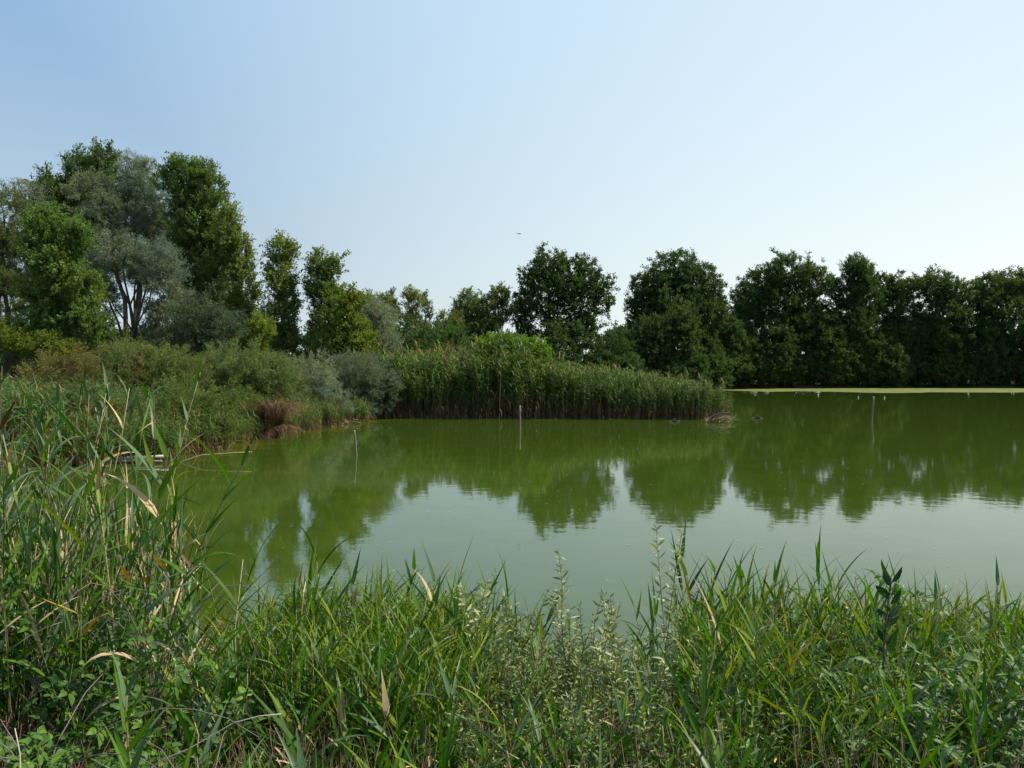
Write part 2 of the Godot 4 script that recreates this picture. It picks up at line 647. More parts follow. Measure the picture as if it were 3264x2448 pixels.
func tree(called: String, label: String, category: String, group: String, at: Vector3, kind: String, tone: String, dens: float, stems: int, tr: float, lobes: Array) -> Node3D:
	var r := rng(used.size() * 31 + int(absf(at.x * 17.0) + absf(at.z * 3.0)))
	at.y = ground_y(at.x, at.z) - 0.05
	var root := thing(called, label, category, at, group)
	var top := 0.0
	var big: Array = lobes[0]
	for l in lobes:
		if l[1] + l[3] > top:
			top = l[1] + l[3]
			big = l
	var scrub := kind == "scrub"
	# trunks and limbs
	for s in stems:
		var st := begin()
		var goal: Array = big if s == 0 else lobes[s % lobes.size()]
		var gx: float = goal[0] * (0.9 if stems > 1 else 0.7)
		var gy: float = goal[1]
		var pts := []
		var foot := Vector3(r.randf_range(-1, 1), 0, r.randf_range(-1, 1)) * (0.0 if stems == 1 else tr * 6.0)
		for i in 7:
			var t := i / 6.0
			pts.append(foot.lerp(Vector3(gx, gy - at.y, 0), t) * Vector3(t * 0.5 + 0.5, 1, 1) + Vector3(noise.get_noise_2d(t * 2.0, at.x + s), 0, noise.get_noise_2d(t * 2.0, at.z + s)) * tr * 3.0 * t)
		tube(st, pts, tr, tr * 0.25, 7)
		part("trunk" if not scrub else "stem", done(st), M.bark, root)
		if s > 0 or scrub:
			continue
		for l in lobes:
			var ls := begin()
			var c := Vector3(l[0], l[1] - at.y, 0)
			var t0 := clampf((c.y - l[3] * 0.9 - maxf(l[2], 0.5)) / maxf(gy, 1.0), 0.12, 0.85)
			var from: Vector3 = pts[int(t0 * 6.0)]
			var mid := from.lerp(c, 0.55) + Vector3(0, -0.08 * c.distance_to(from), r.randf_range(-0.5, 0.5))
			tube(ls, [from, mid, c], tr * 0.42, tr * 0.14, 5)
			for k in 4:
				var e := c + dir_any(r) * Vector3(l[2], l[3], l[2]) * 0.75 + Vector3(0, l[3] * 0.25, 0)
				var f := mid.lerp(c, r.randf_range(0.1, 1.0))
				tube(ls, [f, f.lerp(e, 0.5) + Vector3(0, 0.1 * l[3], 0), e], tr * 0.16, tr * 0.05, 4)
			part("limb", done(ls), M.bark, root)
	# foliage
	var family := {"poplar": "poplar", "oak": "oak", "willow": "willow", "scrub": "scrub"}
	var size: float = {"poplar": 0.78, "oak": 0.98, "willow": 0.85, "scrub": 0.52}[kind]
	var up: float = {"poplar": 1.3, "oak": 0.45, "willow": 0.35, "scrub": 0.9}[kind]
	if category == "bush" and kind == "poplar":
		size = 0.6
	var per: float = {"poplar": 5.8, "oak": 3.1, "willow": 5.6, "scrub": 13.0}[kind] * dens
	if category == "bush" and kind == "poplar":
		per *= 1.6
	var rgb: Array = TONES[tone]
	var bufs := [PackedFloat32Array(), PackedFloat32Array(), PackedFloat32Array()]
	for l in lobes:
		var rz: float = maxf(l[2], 0.5) * r.randf_range(0.85, 1.15)
		var zc: float = r.randf_range(-0.35, 0.35) * l[2]
		var c := Vector3(l[0], l[1] - at.y, zc)
		var rad := Vector3(l[2], l[3], rz)
		var area := 4.0 * PI * pow((pow(l[2] * l[3], 1.6) + pow(l[2] * rz, 1.6) + pow(l[3] * rz, 1.6)) / 3.0, 0.625)
		var cnt := int(area * per) + 6
		var hue := r.randf_range(0.85, 1.15)
		var warm := r.randf_range(-0.12, 0.12)
		for i in cnt:
			var u := dir_any(r)
			var q := pow(r.randf(), 0.6)
			var p := c + u * rad * lerpf(0.25, 1.0, q)
			if p.y < 0.05:
				continue
			var w := (p + at) * 0.55 / maxf(size, 0.5)
			var nv := noise.get_noise_3dv(w)
			if nv < (-0.26 if kind == "oak" else -0.36) and q > 0.2:
				continue
			p += u * nv * (0.6 if kind == "oak" else 0.4) * minf(l[2], 1.6)
			if r.randf() < 0.1 and u.y > -0.2:
				p += (u + Vector3(0, 0.7, 0)) * r.randf_range(0.1, 0.55) * size
			var d := (u * Vector3(1, 0.6, 1) + Vector3.UP * up + dir_any(r) * 0.5).normalized()
			if kind == "willow":
				d = (u + Vector3(0, 0.3 if u.y > 0 else -0.5, 0) + dir_any(r) * 0.6).normalized()
			var s := size * r.randf_range(0.7, 1.25)
			var b := hue * r.randf_range(0.8, 1.22)
			var y := warm + r.randf_range(-0.08, 0.08)
			var col := Color(rgb[0] * b * (1.0 + y), rgb[1] * b, rgb[2] * b * (1.0 - y))
			if scrub and tone in ["rust", "olivebrown"] and noise.get_noise_3dv(w * 0.5 + Vector3(9, 9, 9)) > 0.22:
				col = col.lerp(Color(0.17, 0.1, 0.05), 0.4)
			put(bufs[i % 3], aim(d, r.randf_range(0, TAU)).scaled(Vector3(s, s, s)), p, col)
	var mat: Material = M.leaf_silver if kind in ["willow", "scrub"] else M.leaf
	for k in 3:
		if bufs[k].size():
			copies("crown" if not category == "bush" else "foliage", sprays["%s%d" % [family[kind], k]], mat, bufs[k], root)
	return root


func far_shrubs() -> void:
	for i in 19:
		var x := 14.0 + i * 4.0
		var back := 106.0 + clampf(x - 20.0, 0.0, 10.0) * 1.0 + clampf(x - 30.0, 0.0, 30.0) * 0.183 + maxf(x - 60.0, 0.0) * 0.05
		var hh := 4.2 + (i * 7 % 5) * 0.45
		tree("shore_shrub", ["dark dense shrub on the far shore below the lone round-headed tree", "dark dense shrub on the far shore below the broad spreading tree with sky holes", "dark dense shrub on the far shore below the tree with the pointed knob top", "dark dense shrub on the far shore below the double-topped tree with bare twigs", "dark dense shrub on the far shore near the right edge of the picture"][mini(i / 4, 4)], "shrub", "dark shrubs under the far trees", Vector3(x, 0, -back - 1.3 - (i % 2) * 0.9), "oak", "far", 1.15, 3, 0.08, [[0.0, hh, 2.7, hh - 0.6], [1.7, 2.6, 2.4, 2.5], [-1.8, 2.4, 2.4, 2.4], [0.5, hh * 1.35, 1.7, 2.2]])
	for i in 9:
		var x := -14.5 + i * 3.4
		tree("shore_shrub", "dark green shrub under the thin far poplars in the middle", "shrub", "shrubs under the thin far poplars", Vector3(x, 0, -102.0 - (i % 2) * 2.0), "oak", "far", 0.9, 3, 0.07, [[0.0, 4.0 + (i * 5 % 4) * 0.8, 2.0, 3.2], [1.3, 2.4, 1.9, 2.4], [-1.2, 2.2, 1.9, 2.2]])
	for i in 13:
		var x := -116.0 + i * 9.0
		tree("shore_shrub", "dark thicket closing the view behind the left grove", "shrub", "thicket behind the left grove", Vector3(x, 0, -80.0 - (i % 2) * 4.0), "oak", "far", 0.7, 3, 0.1, [[0.0, 4.2, 4.2, 3.4], [2.8, 2.6, 3.2, 2.6], [-2.8, 2.6, 3.2, 2.6]])


func scatter(poly: PackedVector2Array, n: int, r: RandomNumberGenerator) -> PackedVector2Array:
	var lo := poly[0]
	var hi := poly[0]
	for p in poly:
		lo = lo.min(p)
		hi = hi.max(p)
	var out := PackedVector2Array()
	var tries := 0
	while out.size() < n and tries < n * 30:
		tries += 1
		var p := Vector2(r.randf_range(lo.x, hi.x), r.randf_range(lo.y, hi.y))
		if Geometry2D.is_point_in_polygon(p, poly):
			out.append(p)
	return out


func field(called: String, label: String, category: String, poly: PackedVector2Array, n: int, kinds: Array, s: int, lo: float, hi: float, tint: Array, hfun := Vector4()) -> Node3D:
	# a mass of reeds or grass nobody could count; hfun = (x0, h0, x1, h1) scales heights along x
	var r := rng(s)
	var root := thing(called, label, category, Vector3.ZERO)
	tag(root, "", "", "", "stuff")
	var bufs := []
	for k in kinds:
		bufs.append(PackedFloat32Array())
	var i := 0
	for p in scatter(poly, n, r):
		var y := ground_y(p.x, p.y)
		if y < -0.25:
			continue
		var h := r.randf_range(lo, hi)
		if hfun != Vector4():
			h *= lerpf(hfun.y, hfun.w, clampf((p.x - hfun.x) / (hfun.z - hfun.x), 0, 1))
		h *= 1.0 + 0.24 * noise.get_noise_2d(p.x * 0.45, p.y * 0.45) + (0.16 if r.randf() < 0.08 else 0.0)
		if called == "reed_bed":
			h *= 1.0 + 0.3 * exp(-pow((p.x + 0.2) / 2.3, 2.0))
		var wd := lerpf(1.0, h, 0.5)
		var b := Basis(Vector3.UP, r.randf_range(0, TAU)).scaled(Vector3(wd, h, wd))
		var v := r.randf_range(0.75, 1.25)
		var wv := 0.5 + 0.5 * noise.get_noise_2d(p.x * 0.35 + 40.0, p.y * 0.35)
		var c: Color = (tint[0] as Color).lerp(tint[1], clampf(wv + r.randf_range(-0.3, 0.3), 0, 1)) * v
		put(bufs[i % kinds.size()], b, Vector3(p.x, maxf(y, -0.05), p.y), c)
		i += 1
	for k in kinds.size():
		if bufs[k].size():
			copies("reeds", kinds[k], null, bufs[k], root)
	return root


func reed_spit() -> void:
	var kinds := [tuft(101, 5, 1.0, 0.3, 12, 0.24, 0.03, 2, false), tuft(102, 5, 1.0, 0.3, 13, 0.27, 0.032, 2, false), tuft(103, 4, 1.0, 0.3, 11, 0.25, 0.034, 3, false), tuft(105, 3, 1.05, 0.25, 14, 0.3, 0.03, 1, true)]
	var poly := PackedVector2Array([Vector2(-9.5, -50.2), Vector2(-4, -50.6), Vector2(0, -50.5), Vector2(7, -50.0), Vector2(11.9, -49.6), Vector2(12.9, -50.6), Vector2(10.5, -54.0), Vector2(2, -60), Vector2(-6, -66), Vector2(-12, -66), Vector2(-12, -54)])
	field("reed_bed", "spit of tall reeds reaching into the pond from the left", "reeds", poly, 1900, kinds, 201, 2.35, 3.3, [Color(0.85, 1.0, 0.9), Color(1.35, 1.25, 0.9)], Vector4(-4, 1.2, 12.5, 0.70))
	var edge := PackedVector2Array([Vector2(-8, -50.4), Vector2(0, -50.2), Vector2(7, -49.6), Vector2(12, -49.2), Vector2(13.2, -50.4), Vector2(12.2, -51.0), Vector2(7, -50.5), Vector2(0, -51.0), Vector2(-8, -51.2)])
	field("reed_fringe", "leaning outer reeds overhanging the water along the reed spit", "reeds", edge, 170, [tuft(104, 4, 1.0, 0.4, 9, 0.26, 0.03, 6, false)], 202, 1.2, 2.3, [Color(0.8, 0.9, 0.7), Color(1.5, 1.3, 1.1)], Vector4(-4, 1.15, 12.5, 0.9))


func left_bank() -> void:
	var kinds := [tuft(111, 8, 1.0, 0.4, 7, 0.34, 0.026, 4, false), tuft(112, 9, 1.0, 0.45, 6, 0.4, 0.022, 5, false), tuft(113, 7, 1.0, 0.4, 7, 0.36, 0.03, 3, true)]
	var all := PackedVector2Array([Vector2(-19.5, -18.5), Vector2(-17.8, -23), Vector2(-14.2, -26.0), Vector2(-11.4, -28.2), Vector2(-11.4, -35.5), Vector2(-9.2, -45.5), Vector2(-8.0, -51), Vector2(-9, -56), Vector2(-40, -56), Vector2(-46, -30), Vector2(-30, -14)])
	field("rank_grass", "rank grass and low reeds between the scrub on the left bank", "grass", all, 2600, kinds, 211, 0.7, 1.5, [Color(0.75, 0.85, 0.8), Color(1.45, 1.2, 0.9)])
	var corner := PackedVector2Array([Vector2(-7.0, -2.5), Vector2(-24, -3), Vector2(-26, -14), Vector2(-19.5, -18), Vector2(-14.2, -12.8), Vector2(-9, -10.7), Vector2(-7.2, -9.8)])
	field("rank_grass", "rank grass on the near bank beyond the left edge of the tall reeds", "grass", corner, 900, kinds, 215, 0.7, 1.4, [Color(0.75, 0.85, 0.8), Color(1.4, 1.2, 0.9)])
	var pale := PackedVector2Array([Vector2(-24, -26), Vector2(-15.5, -27), Vector2(-15, -31), Vector2(-18, -38), Vector2(-30, -38)])
	field("young_reeds", "fresh light green reeds at the far left of the left bank", "reeds", pale, 420, kinds, 212, 1.6, 2.5, [Color(0.9, 1.15, 1.3), Color(1.1, 1.2, 0.9)])
	var lip := PackedVector2Array([Vector2(-14.6, -25.8), Vector2(-11.6, -27.9), Vector2(-11.3, -31), Vector2(-11.4, -35.0), Vector2(-9.4, -45.2), Vector2(-8.3, -48), Vector2(-10, -48), Vector2(-12.4, -36), Vector2(-12.6, -30), Vector2(-15.2, -27)])
	field("shore_reeds", "mixed green reeds along the water's edge of the left bank", "reeds", lip, 420, kinds, 213, 0.7, 1.7, [Color(0.8, 1.0, 0.7), Color(1.5, 1.3, 0.95)])
	var back := PackedVector2Array([Vector2(-10, -51), Vector2(-5, -52), Vector2(-4, -60), Vector2(-10, -68), Vector2(-28, -62), Vector2(-20, -52)])
	field("pale_reeds", "pale yellowing reeds in the gap between the scrub and the reed spit", "reeds", back, 700, kinds, 214, 1.8, 2.6, [Color(1.2, 1.25, 1.0), Color(2.0, 1.5, 1.1)])
	# brown sedge tussock at the water
	var at := Vector3(-10.6, -0.05, -36.5)
	var root := thing("sedge_tussock", "tall brown dead sedge tussock drooping at the water's edge of the left bank", "tussock", at)
	tussock(root, 71, 210, 0.34, 2.0, 3.0)
	root = thing("sedge_tussock", "small rusty tuft of dead sedge on the left bank, left of the tall brown tussock", "tussock", Vector3(-13.3, 0.3, -31.5))
	tussock(root, 72, 110, 0.3, 1.2, 1.9)


func tussock(root: Node3D, s: int, n: int, rad: float, lo: float, hi: float) -> void:
	var r := rng(s)
	for lay in 3:
		var st := begin()
		for i in n:
			var a := r.randf_range(0, TAU)
			var q := Basis(Vector3.UP, a) * Basis(Vector3(0, 0, 1), r.randf_range(1.28, 1.55))
			strip(st, Transform3D(q, Vector3(cos(a), 0, sin(a)) * r.randf_range(0, rad)), r.randf_range(lo, hi), 0.026, 7, r.randf_range(2.7, 3.1), 3.2, 0.4, 0.1)
		tag(part("dead_blades", done(st), [M.blade_rust, M.stem_brown, M.blade_rust][lay], root), "", "", "", "stuff")


# ------------------------------------------------------------------ things standing or lying in the water
func post(label: String, at: Vector3, h: float, rad: float, lean: Vector3, s: int) -> void:
	var root := thing("wooden_post", label, "post", at, "old posts standing in the pond")
	var st := begin()
	var pts := []
	for i in 9:
		var t := i / 8.0
		pts.append(Vector3(noise.get_noise_2d(t * 2.0, s) * 0.03, lerpf(-0.8, h, t), noise.get_noise_2d(t * 2.0, s + 50) * 0.03) + lean * t)
	tube(st, pts, rad, rad * 0.88, 12)
	part("shaft", done(st), M.wood, root)
	var cap := begin()
	tube(cap, [pts[8] - Vector3(0, 0.02, 0), pts[8] + Vector3(rad * 0.1, 0.012, 0)], rad * 0.9, rad * 0.7, 12)
	part("weathered_top", done(cap), M.twig_pale, root)


func things_in_water() -> void:
	post("grey post standing upright in front of the reed spit", Vector3(0.44, 0, -43.0), 1.11, 0.054, Vector3(-0.03, 0, 0), 1)
	post("short leaning post in the water near the left bank", Vector3(-5.48, 0, -29.3), 0.9, 0.038, Vector3(-0.12, 0, 0.05), 2)
	post("dark slanting post alone in the open water on the right", Vector3(21.5, 0, -49.3), 1.36, 0.06, Vector3(0.16, 0, 0), 3)
	var r := rng(91)
	# driftwood at the tip of the spit
	var root := thing("driftwood_pile", "pile of grey branches and drift at the tip of the reed spit", "driftwood", Vector3(11.8, 0, -46.9))
	for i in 14:
		var st := begin()
		var a := Vector3(r.randf_range(-0.8, 0.2), r.randf_range(0.0, 0.35), r.randf_range(-0.35, 0.35))
		var b := a + Vector3(r.randf_range(0.5, 1.3), r.randf_range(-0.25, 0.25), r.randf_range(-0.2, 0.2))
		b.y = clampf(b.y, 0.03, 0.5)
		tube(st, [a, a.lerp(b, 0.5) + Vector3(0, r.randf_range(0.0, 0.2), 0), b], r.randf_range(0.02, 0.05), 0.012, 6)
		part("branch", done(st), M.bark if i % 3 else M.wood, root)
	var arch := begin()
	tube(arch, [Vector3(-0.55, -0.1, 0.2), Vector3(-0.42, 0.3, 0.2), Vector3(0.0, 0.52, 0.15), Vector3(0.6, 0.56, 0.1)], 0.055, 0.03, 8)
	part("branch", done(arch), M.bark, root)
	var buf := PackedFloat32Array()
	for i in 120:
		put(buf, Basis(Vector3.UP, r.randf_range(0, TAU)) * Basis(Vector3(0, 0, 1), r.randf_range(-0.2, 0.7)) * Basis().scaled(Vector3(0.5, 0.5, 0.25)), Vector3(r.randf_range(-0.9, 0.8), r.randf_range(0.02, 0.22), r.randf_range(-0.35, 0.35)))
	copies("drift_stalks", leaf_pool[1], M.blade_straw, buf, root)
	for v in [["forked grey stub sticking out of the water left of the driftwood pile", Vector3(9.3, 0, -47.3), 0.27], ["low dark branch stub in the water right of the driftwood pile", Vector3(14.9, 0, -50.2), 0.34]]:
		root = thing("branch_stub", v[0], "branch", v[1])
		var k: float = v[2]
		for e in [[Vector3(-0.5, 0.02, 0), Vector3(-0.1, 0.2, 0), Vector3(0.25, 0.5, 0.1)], [Vector3(-0.7, 0.0, 0.1), Vector3(0.0, 0.12, 0.05), Vector3(0.9, 0.03, 0)], [Vector3(-0.1, 0.15, 0), Vector3(0.3, 0.2, 0.1), Vector3(0.7, -0.05, 0.2)]]:
			var st := begin()
			tube(st, [e[0] * k * 1.4, e[1] * k * 1.4, e[2] * k * 1.4], 0.05, 0.025, 7)
			part("branch", done(st), M.bark, root)
	# log on the left shore
	root = thing("fallen_log", "pale barkless log lying at the shore of the left bank", "log", Vector3(-12.4, 0.1, -27.2))
	var lg := begin()
	tube(lg, [Vector3(-0.9, 0.02, 0), Vector3(-0.2, 0.07, 0.05), Vector3(0.5, 0.09, 0), Vector3(1.0, 0.12, -0.05)], 0.06, 0.05, 9)
	part("trunk", done(lg), M.twig_pale, root)
	var lg2 := begin()
	tube(lg2, [Vector3(-0.8, -0.05, 0.25), Vector3(0.1, 0.0, 0.3), Vector3(0.9, -0.03, 0.2)], 0.05, 0.035, 8)
	part("branch", done(lg2), M.wood, root)
	root = thing("bent_branch", "thin bare branch arching out of the shallows beside the pale log", "branch", Vector3(-10.9, 0, -27.3))
	var br := begin()
	tube(br, [Vector3(-0.5, -0.3, 0), Vector3(0.0, 0.05, 0), Vector3(0.6, 0.24, 0), Vector3(1.5, 0.3, -0.1), Vector3(2.2, 0.33, -0.2)], 0.03, 0.012, 6)
	part("branch", done(br), M.stem_straw, root)
	# drift line at the little point
	root = thing("drift_line", "pale dead twigs washed up at the little point of the left bank", "driftwood", Vector3(-9.5, 0.05, -45.6))
	for i in 26:
		var st := begin()
		var a := Vector3(r.randf_range(-2.2, 0.8), r.randf_range(-0.02, 0.12), r.randf_range(-0.3, 0.9))
		var b := a + Vector3(r.randf_range(-0.5, 0.7), r.randf_range(-0.05, 0.15), r.randf_range(-0.3, 0.3))
		tube(st, [a, a.lerp(b, 0.5) + Vector3(0, 0.05, 0), b], 0.022, 0.008, 5)
		part("twig", done(st), M.twig_pale, root)
	# three pale floats before the algae
	for v in [["leftmost of three small pale floats on the water before the algae band", Vector3(33.4, 0.05, -89.8), 1.0], ["small pale float just left of the slanting post's top, middle of three", Vector3(35.0, 0.05, -83.2), 0.75], ["small pale float right of the slanting post, rightmost of three", Vector3(37.1, 0.05, -82.0), 0.9]]:
		root = thing("float", v[0], "float", v[1], "pale floats on the pond")
		var b := SphereMesh.new()
		b.radius = 0.1 * v[2]
		b.height = 0.15 * v[2]
		b.radial_segments = 14
		b.rings = 7
		part("body", b, M.twig_pale, root)
		var st := begin()
		tube(st, [Vector3(0, 0.03, 0), Vector3(0.02, 0.13, 0), Vector3(0.04, 0.17 * v[2], 0)], 0.035, 0.015, 6)
		part("top", done(st), M.twig_pale, root)
	# bits of leaf afloat
	var bits := PackedFloat32Array()
	for p in scatter(PackedVector2Array([Vector2(-10, -40), Vector2(-8.5, -20), Vector2(-4, -12), Vector2(8, -11), Vector2(16, -44), Vector2(-7, -48)]), 420, r):
		if edge_distance(p) < -0.3:
			var s := r.randf_range(0.03, 0.07)
			put(bits, Basis(Vector3.UP, r.randf_range(0, TAU)).scaled(Vector3(s * 1.6, s * 0.2, s * 4.0)) , Vector3(p.x, 0.008, p.y))
	copies("floating_litter", leaf_pool[0], M.blade_straw, bits, self)
	tag(get_node("floating_litter"), "scattered bits of dead leaf floating in the left part of the pond", "litter", "", "stuff")


func bird() -> void:
	var root := thing("bird", "tiny dark bird flying in the sky above the reed spit", "bird", Vector3(0.9, 20.0, -105.0))
	var st := begin()
	tube(st, [Vector3(-0.28, 0, 0), Vector3(-0.12, 0.01, 0), Vector3(0.1, 0.02, 0), Vector3(0.22, 0.03, 0), Vector3(0.28, 0.02, 0)], 0.05, 0.03, 8)
	part("body", done(st), M.stem_brown, root)
	for s in [-1, 1]:
		var w := begin()
		strip(w, Transform3D(Basis(Vector3.UP, -s * PI / 2) * Basis(Vector3(0, 0, 1), 0.25), Vector3(0.06, 0.03, 0)), 0.45, 0.16, 5, 0.7, 1.0, 0.0, 0.05)
		part("wing", done(w), M.stem_brown, root)


# ------------------------------------------------------------------ near bank plants
func pick(weights: Dictionary, r: RandomNumberGenerator) -> String:
	var total := 0.0
	for k in weights:
		total += weights[k]
	var x := r.randf() * total
	for k in weights:
		x -= weights[k]
		if x <= 0.0:
			return k
	return weights.keys()[0]


func reed(root: Node3D, s: int, H: float, lean: Vector3, n: int, L: float, W: float, weights: Dictionary, erect: float, from := 0.3, stem := "stem_green", face := -1.0) -> Array:
	# one reed: jointed stem, blades in two ranks, each blade a part
	var r := rng(s)
	var pts := []
	for i in 9:
		var t := i / 8.0
		pts.append(Vector3(0, H * t, 0) + lean * t * t + Vector3(noise.get_noise_2d(t * 3.0, s), 0, noise.get_noise_2d(t * 3.0, s + 9)) * 0.02)
	var st := begin()
	tube(st, pts, 0.0055, 0.0022, 5)
	part("stem", done(st), M[stem], root)
	var az := r.randf_range(0, TAU) if face < 0.0 else face
	for i in n:
		var t := lerpf(from, 1.0, pow((i + r.randf() * 0.5) / n, 0.9))
		var k := t * 8.0
		var i0 := mini(int(k), 7)
		var p: Vector3 = (pts[i0] as Vector3).lerp(pts[i0 + 1], k - i0)
		var high := smoothstep(0.7, 1.0, t)
		var pitch := lerpf(r.randf_range(0.35, 0.95), r.randf_range(1.1, 1.45), maxf(high, erect * r.randf_range(0.4, 1.0)))
		var tone := pick(weights, r)
		var dead := tone in ["blade_straw", "blade_rust"] and r.randf() < 0.6
		var mesh: ArrayMesh = dead_pool[r.randi() % 5] if dead else leaf_pool[clampi(int(absf(r.randfn(0.0, 2.0 + (1.0 - erect) * 2.4)) + (1.0 - erect) * 1.2), 0, 9)]
		var l := L * r.randf_range(0.65, 1.12) * (0.75 if t > 0.93 else 1.0)
		var q := Basis(Vector3.UP, az + PI * (i % 2) + r.randf_range(-0.55, 0.55)) * Basis(Vector3(0, 0, 1), pitch) * Basis(Vector3(1, 0, 0), r.randf_range(-0.85, 0.85))
		if dead:
			l *= 0.85
		part("leaf", mesh, M[tone], root, Transform3D(q * Basis().scaled(Vector3(l, l, W / 0.08 * r.randf_range(0.75, 1.15) * (0.65 if dead else 1.0))), p))
	return pts


const GREENS := {"blade_mid": 5.0, "blade_deep": 2.6, "blade_yellow": 0.9, "blade_blue": 0.8, "blade_straw": 0.22, "blade_rust": 0.12}
const BRIGHT := {"blade_mid": 5.0, "blade_deep": 1.6, "blade_yellow": 2.0, "blade_blue": 0.4, "blade_straw": 0.2, "blade_gold": 0.1}
const BLUES := {"blade_blue": 4.0, "blade_mid": 2.8, "blade_deep": 2.0, "blade_straw": 0.5, "blade_yellow": 0.5, "blade_gold": 0.3, "blade_rust": 0.4}
const WIDE := {"blade_mid": 3.0, "blade_blue": 2.4, "blade_deep": 2.4, "blade_yellow": 0.8, "blade_straw": 0.3}


func placed(label: String, p: Vector2, poly: PackedVector2Array) -> String:
	# where in its stand the plant grows
	var t := (p.y - poly[0].y) / (poly[2].y - poly[0].y)
	var xl := lerpf(poly[0].x, poly[3].x, t)
	var xr := lerpf(poly[1].x, poly[2].x, t)
	var u := (p.x - xl) / (xr - xl)
	var across: String = "left" if u < 0.34 else ("right" if u > 0.66 else "centre")
	return label + ", " + ("front " if t < 0.34 else ("back " if t > 0.66 else "")) + across


func reed_zone(label: String, group: String, poly: PackedVector2Array, n: int, s: int, lo: float, hi: float, leaves: int, L: float, W: float, weights: Dictionary, erect: float, kinds := 6) -> void:
	# lo..hi: height of the tips above the water
	var r := rng(s)
	var protos := []
	var i := 0
	var mid := (poly[0] + poly[1] + poly[2] + poly[3]) * 0.25
	var usual := maxf((lo + hi) * 0.5 - ground_y(mid.x, mid.y), 0.6)
	for p in scatter(poly, n, r):
		var y := ground_y(p.x, p.y)
		var h := maxf(r.randf_range(lo, hi) - y, 0.45)
		var o: Node3D
		if protos.size() < kinds:
			o = thing("reed_plant", label, "reed", Vector3.ZERO, group)
			reed(o, s * 40 + i, usual, Vector3(r.randf_range(-0.3, 0.3), 0, r.randf_range(-0.2, 0.3)) * 0.6 * usual, leaves, L, W, weights, erect, 0.28, ["stem_green", "stem_straw", "stem_purple"][i % 3])
			protos.append([o, h])
		else:
			o = protos[i % kinds][0].duplicate()
			o.name = numbered("reed_plant")
			add_child(o)
		var k := clampf(h / usual, 0.6, 1.6)
		o.set_meta("label", placed(label, p, poly))
		o.transform = Transform3D(Basis(Vector3.UP, r.randf_range(0, TAU)).scaled(Vector3(lerpf(1.0, k, 0.35), k, lerpf(1.0, k, 0.35))), Vector3(p.x, y - 0.03, p.y))
		i += 1


func shoot(root: Node3D, s: int, H: float, lean: Vector3, n: int, L: float, tone: Color, branches: int) -> void:
	# a willow shoot: slender stem set with narrow leaves
	var r := rng(s)
	var st := begin()
	var lf := begin()
	var axes := []
	var main := []
	for i in 7:
		var t := i / 6.0
		main.append(Vector3(0, H * t, 0) + lean * t * t + Vector3(noise.get_noise_2d(t * 2.0, s), 0, noise.get_noise_2d(t * 2.0, s + 5)) * 0.05)
	tube(st, main, 0.0055, 0.0018, 5)
	axes.append([main, n, 0.12])
	for b in branches:
		var t := r.randf_range(0.15, 0.7)
		var k := int(t * 6.0)
		var a: Vector3 = main[k]
		var d := (Vector3.UP * 1.5 + dir_any(r) * Vector3(1, 0.2, 1)).normalized() * H * r.randf_range(0.25, 0.5)
		var pts := [a, a + d * 0.35, a + d * 0.7 + Vector3(0, 0.02, 0), a + d + Vector3(0, 0.05, 0)]
		tube(st, pts, 0.003, 0.0012, 4)
		axes.append([pts, int(n * 0.45), 0.05])
	for ax in axes:
		var pts: Array = ax[0]
		var m: int = ax[1]
		for i in m:
			var t := lerpf(ax[2], 1.0, (i + r.randf()) / m)
			var k := t * (pts.size() - 1)
			var i0 := mini(int(k), pts.size() - 2)
			var p: Vector3 = (pts[i0] as Vector3).lerp(pts[i0 + 1], k - i0)
			var d: Vector3 = (pts[i0 + 1] - pts[i0]).normalized()
			var out := (d * r.randf_range(0.2, 1.0) + Basis(Vector3.UP, i * 2.4) * Vector3(1, 0, 0)).normalized()
			var l := L * r.randf_range(0.6, 1.15) * (0.7 if t > 0.92 else 1.0)
			var q := aim(out, r.randf_range(0, TAU))
			var v := r.randf_range(0.75, 1.25)
			lf.set_color(Color(tone.r * v, tone.g * v, tone.b * v) if r.randf() > 0.05 else Color(0.28, 0.25, 0.04))
			oval(lf, Transform3D(q, p), l, l * 0.24, 0.3, r.randf_range(-0.1, 0.5))
	part("stem", done(st), M.stem_purple, root)
	tag(part("foliage", done(lf), M.shoot_leaf, root), "", "", "", "stuff")


func shoot_zone(label: String, group: String, poly: PackedVector2Array, n: int, s: int, lo: float, hi: float, tone: Color, L: float) -> void:
	var r := rng(s)
	var protos := []
	var i := 0
	for p in scatter(poly, n, r):
		var y := ground_y(p.x, p.y)
		var h := maxf(r.randf_range(lo, hi) - y, 0.4)
		var o: Node3D
		if protos.size() < 8:
			o = thing("willow_shoot", label, "willow shoot", Vector3.ZERO, group)
			shoot(o, s * 50 + i, 1.0, Vector3(r.randf_range(-0.2, 0.2), 0, r.randf_range(-0.2, 0.2)), 62, L, tone.lerp(Color(tone.g * 1.05, tone.g, tone.b * 0.6), r.randf_range(0, 0.6)), 3)
			protos.append(o)
		else:
			o = protos[i % 8].duplicate()
			o.name = numbered("willow_shoot")
			add_child(o)
		var k := lerpf(1.0, h, 0.4)
		o.set_meta("label", placed(label, p, poly))
		o.transform = Transform3D(Basis(Vector3.UP, r.randf_range(0, TAU)).scaled(Vector3(k, h, k)), Vector3(p.x, y - 0.03, p.y))
		i += 1


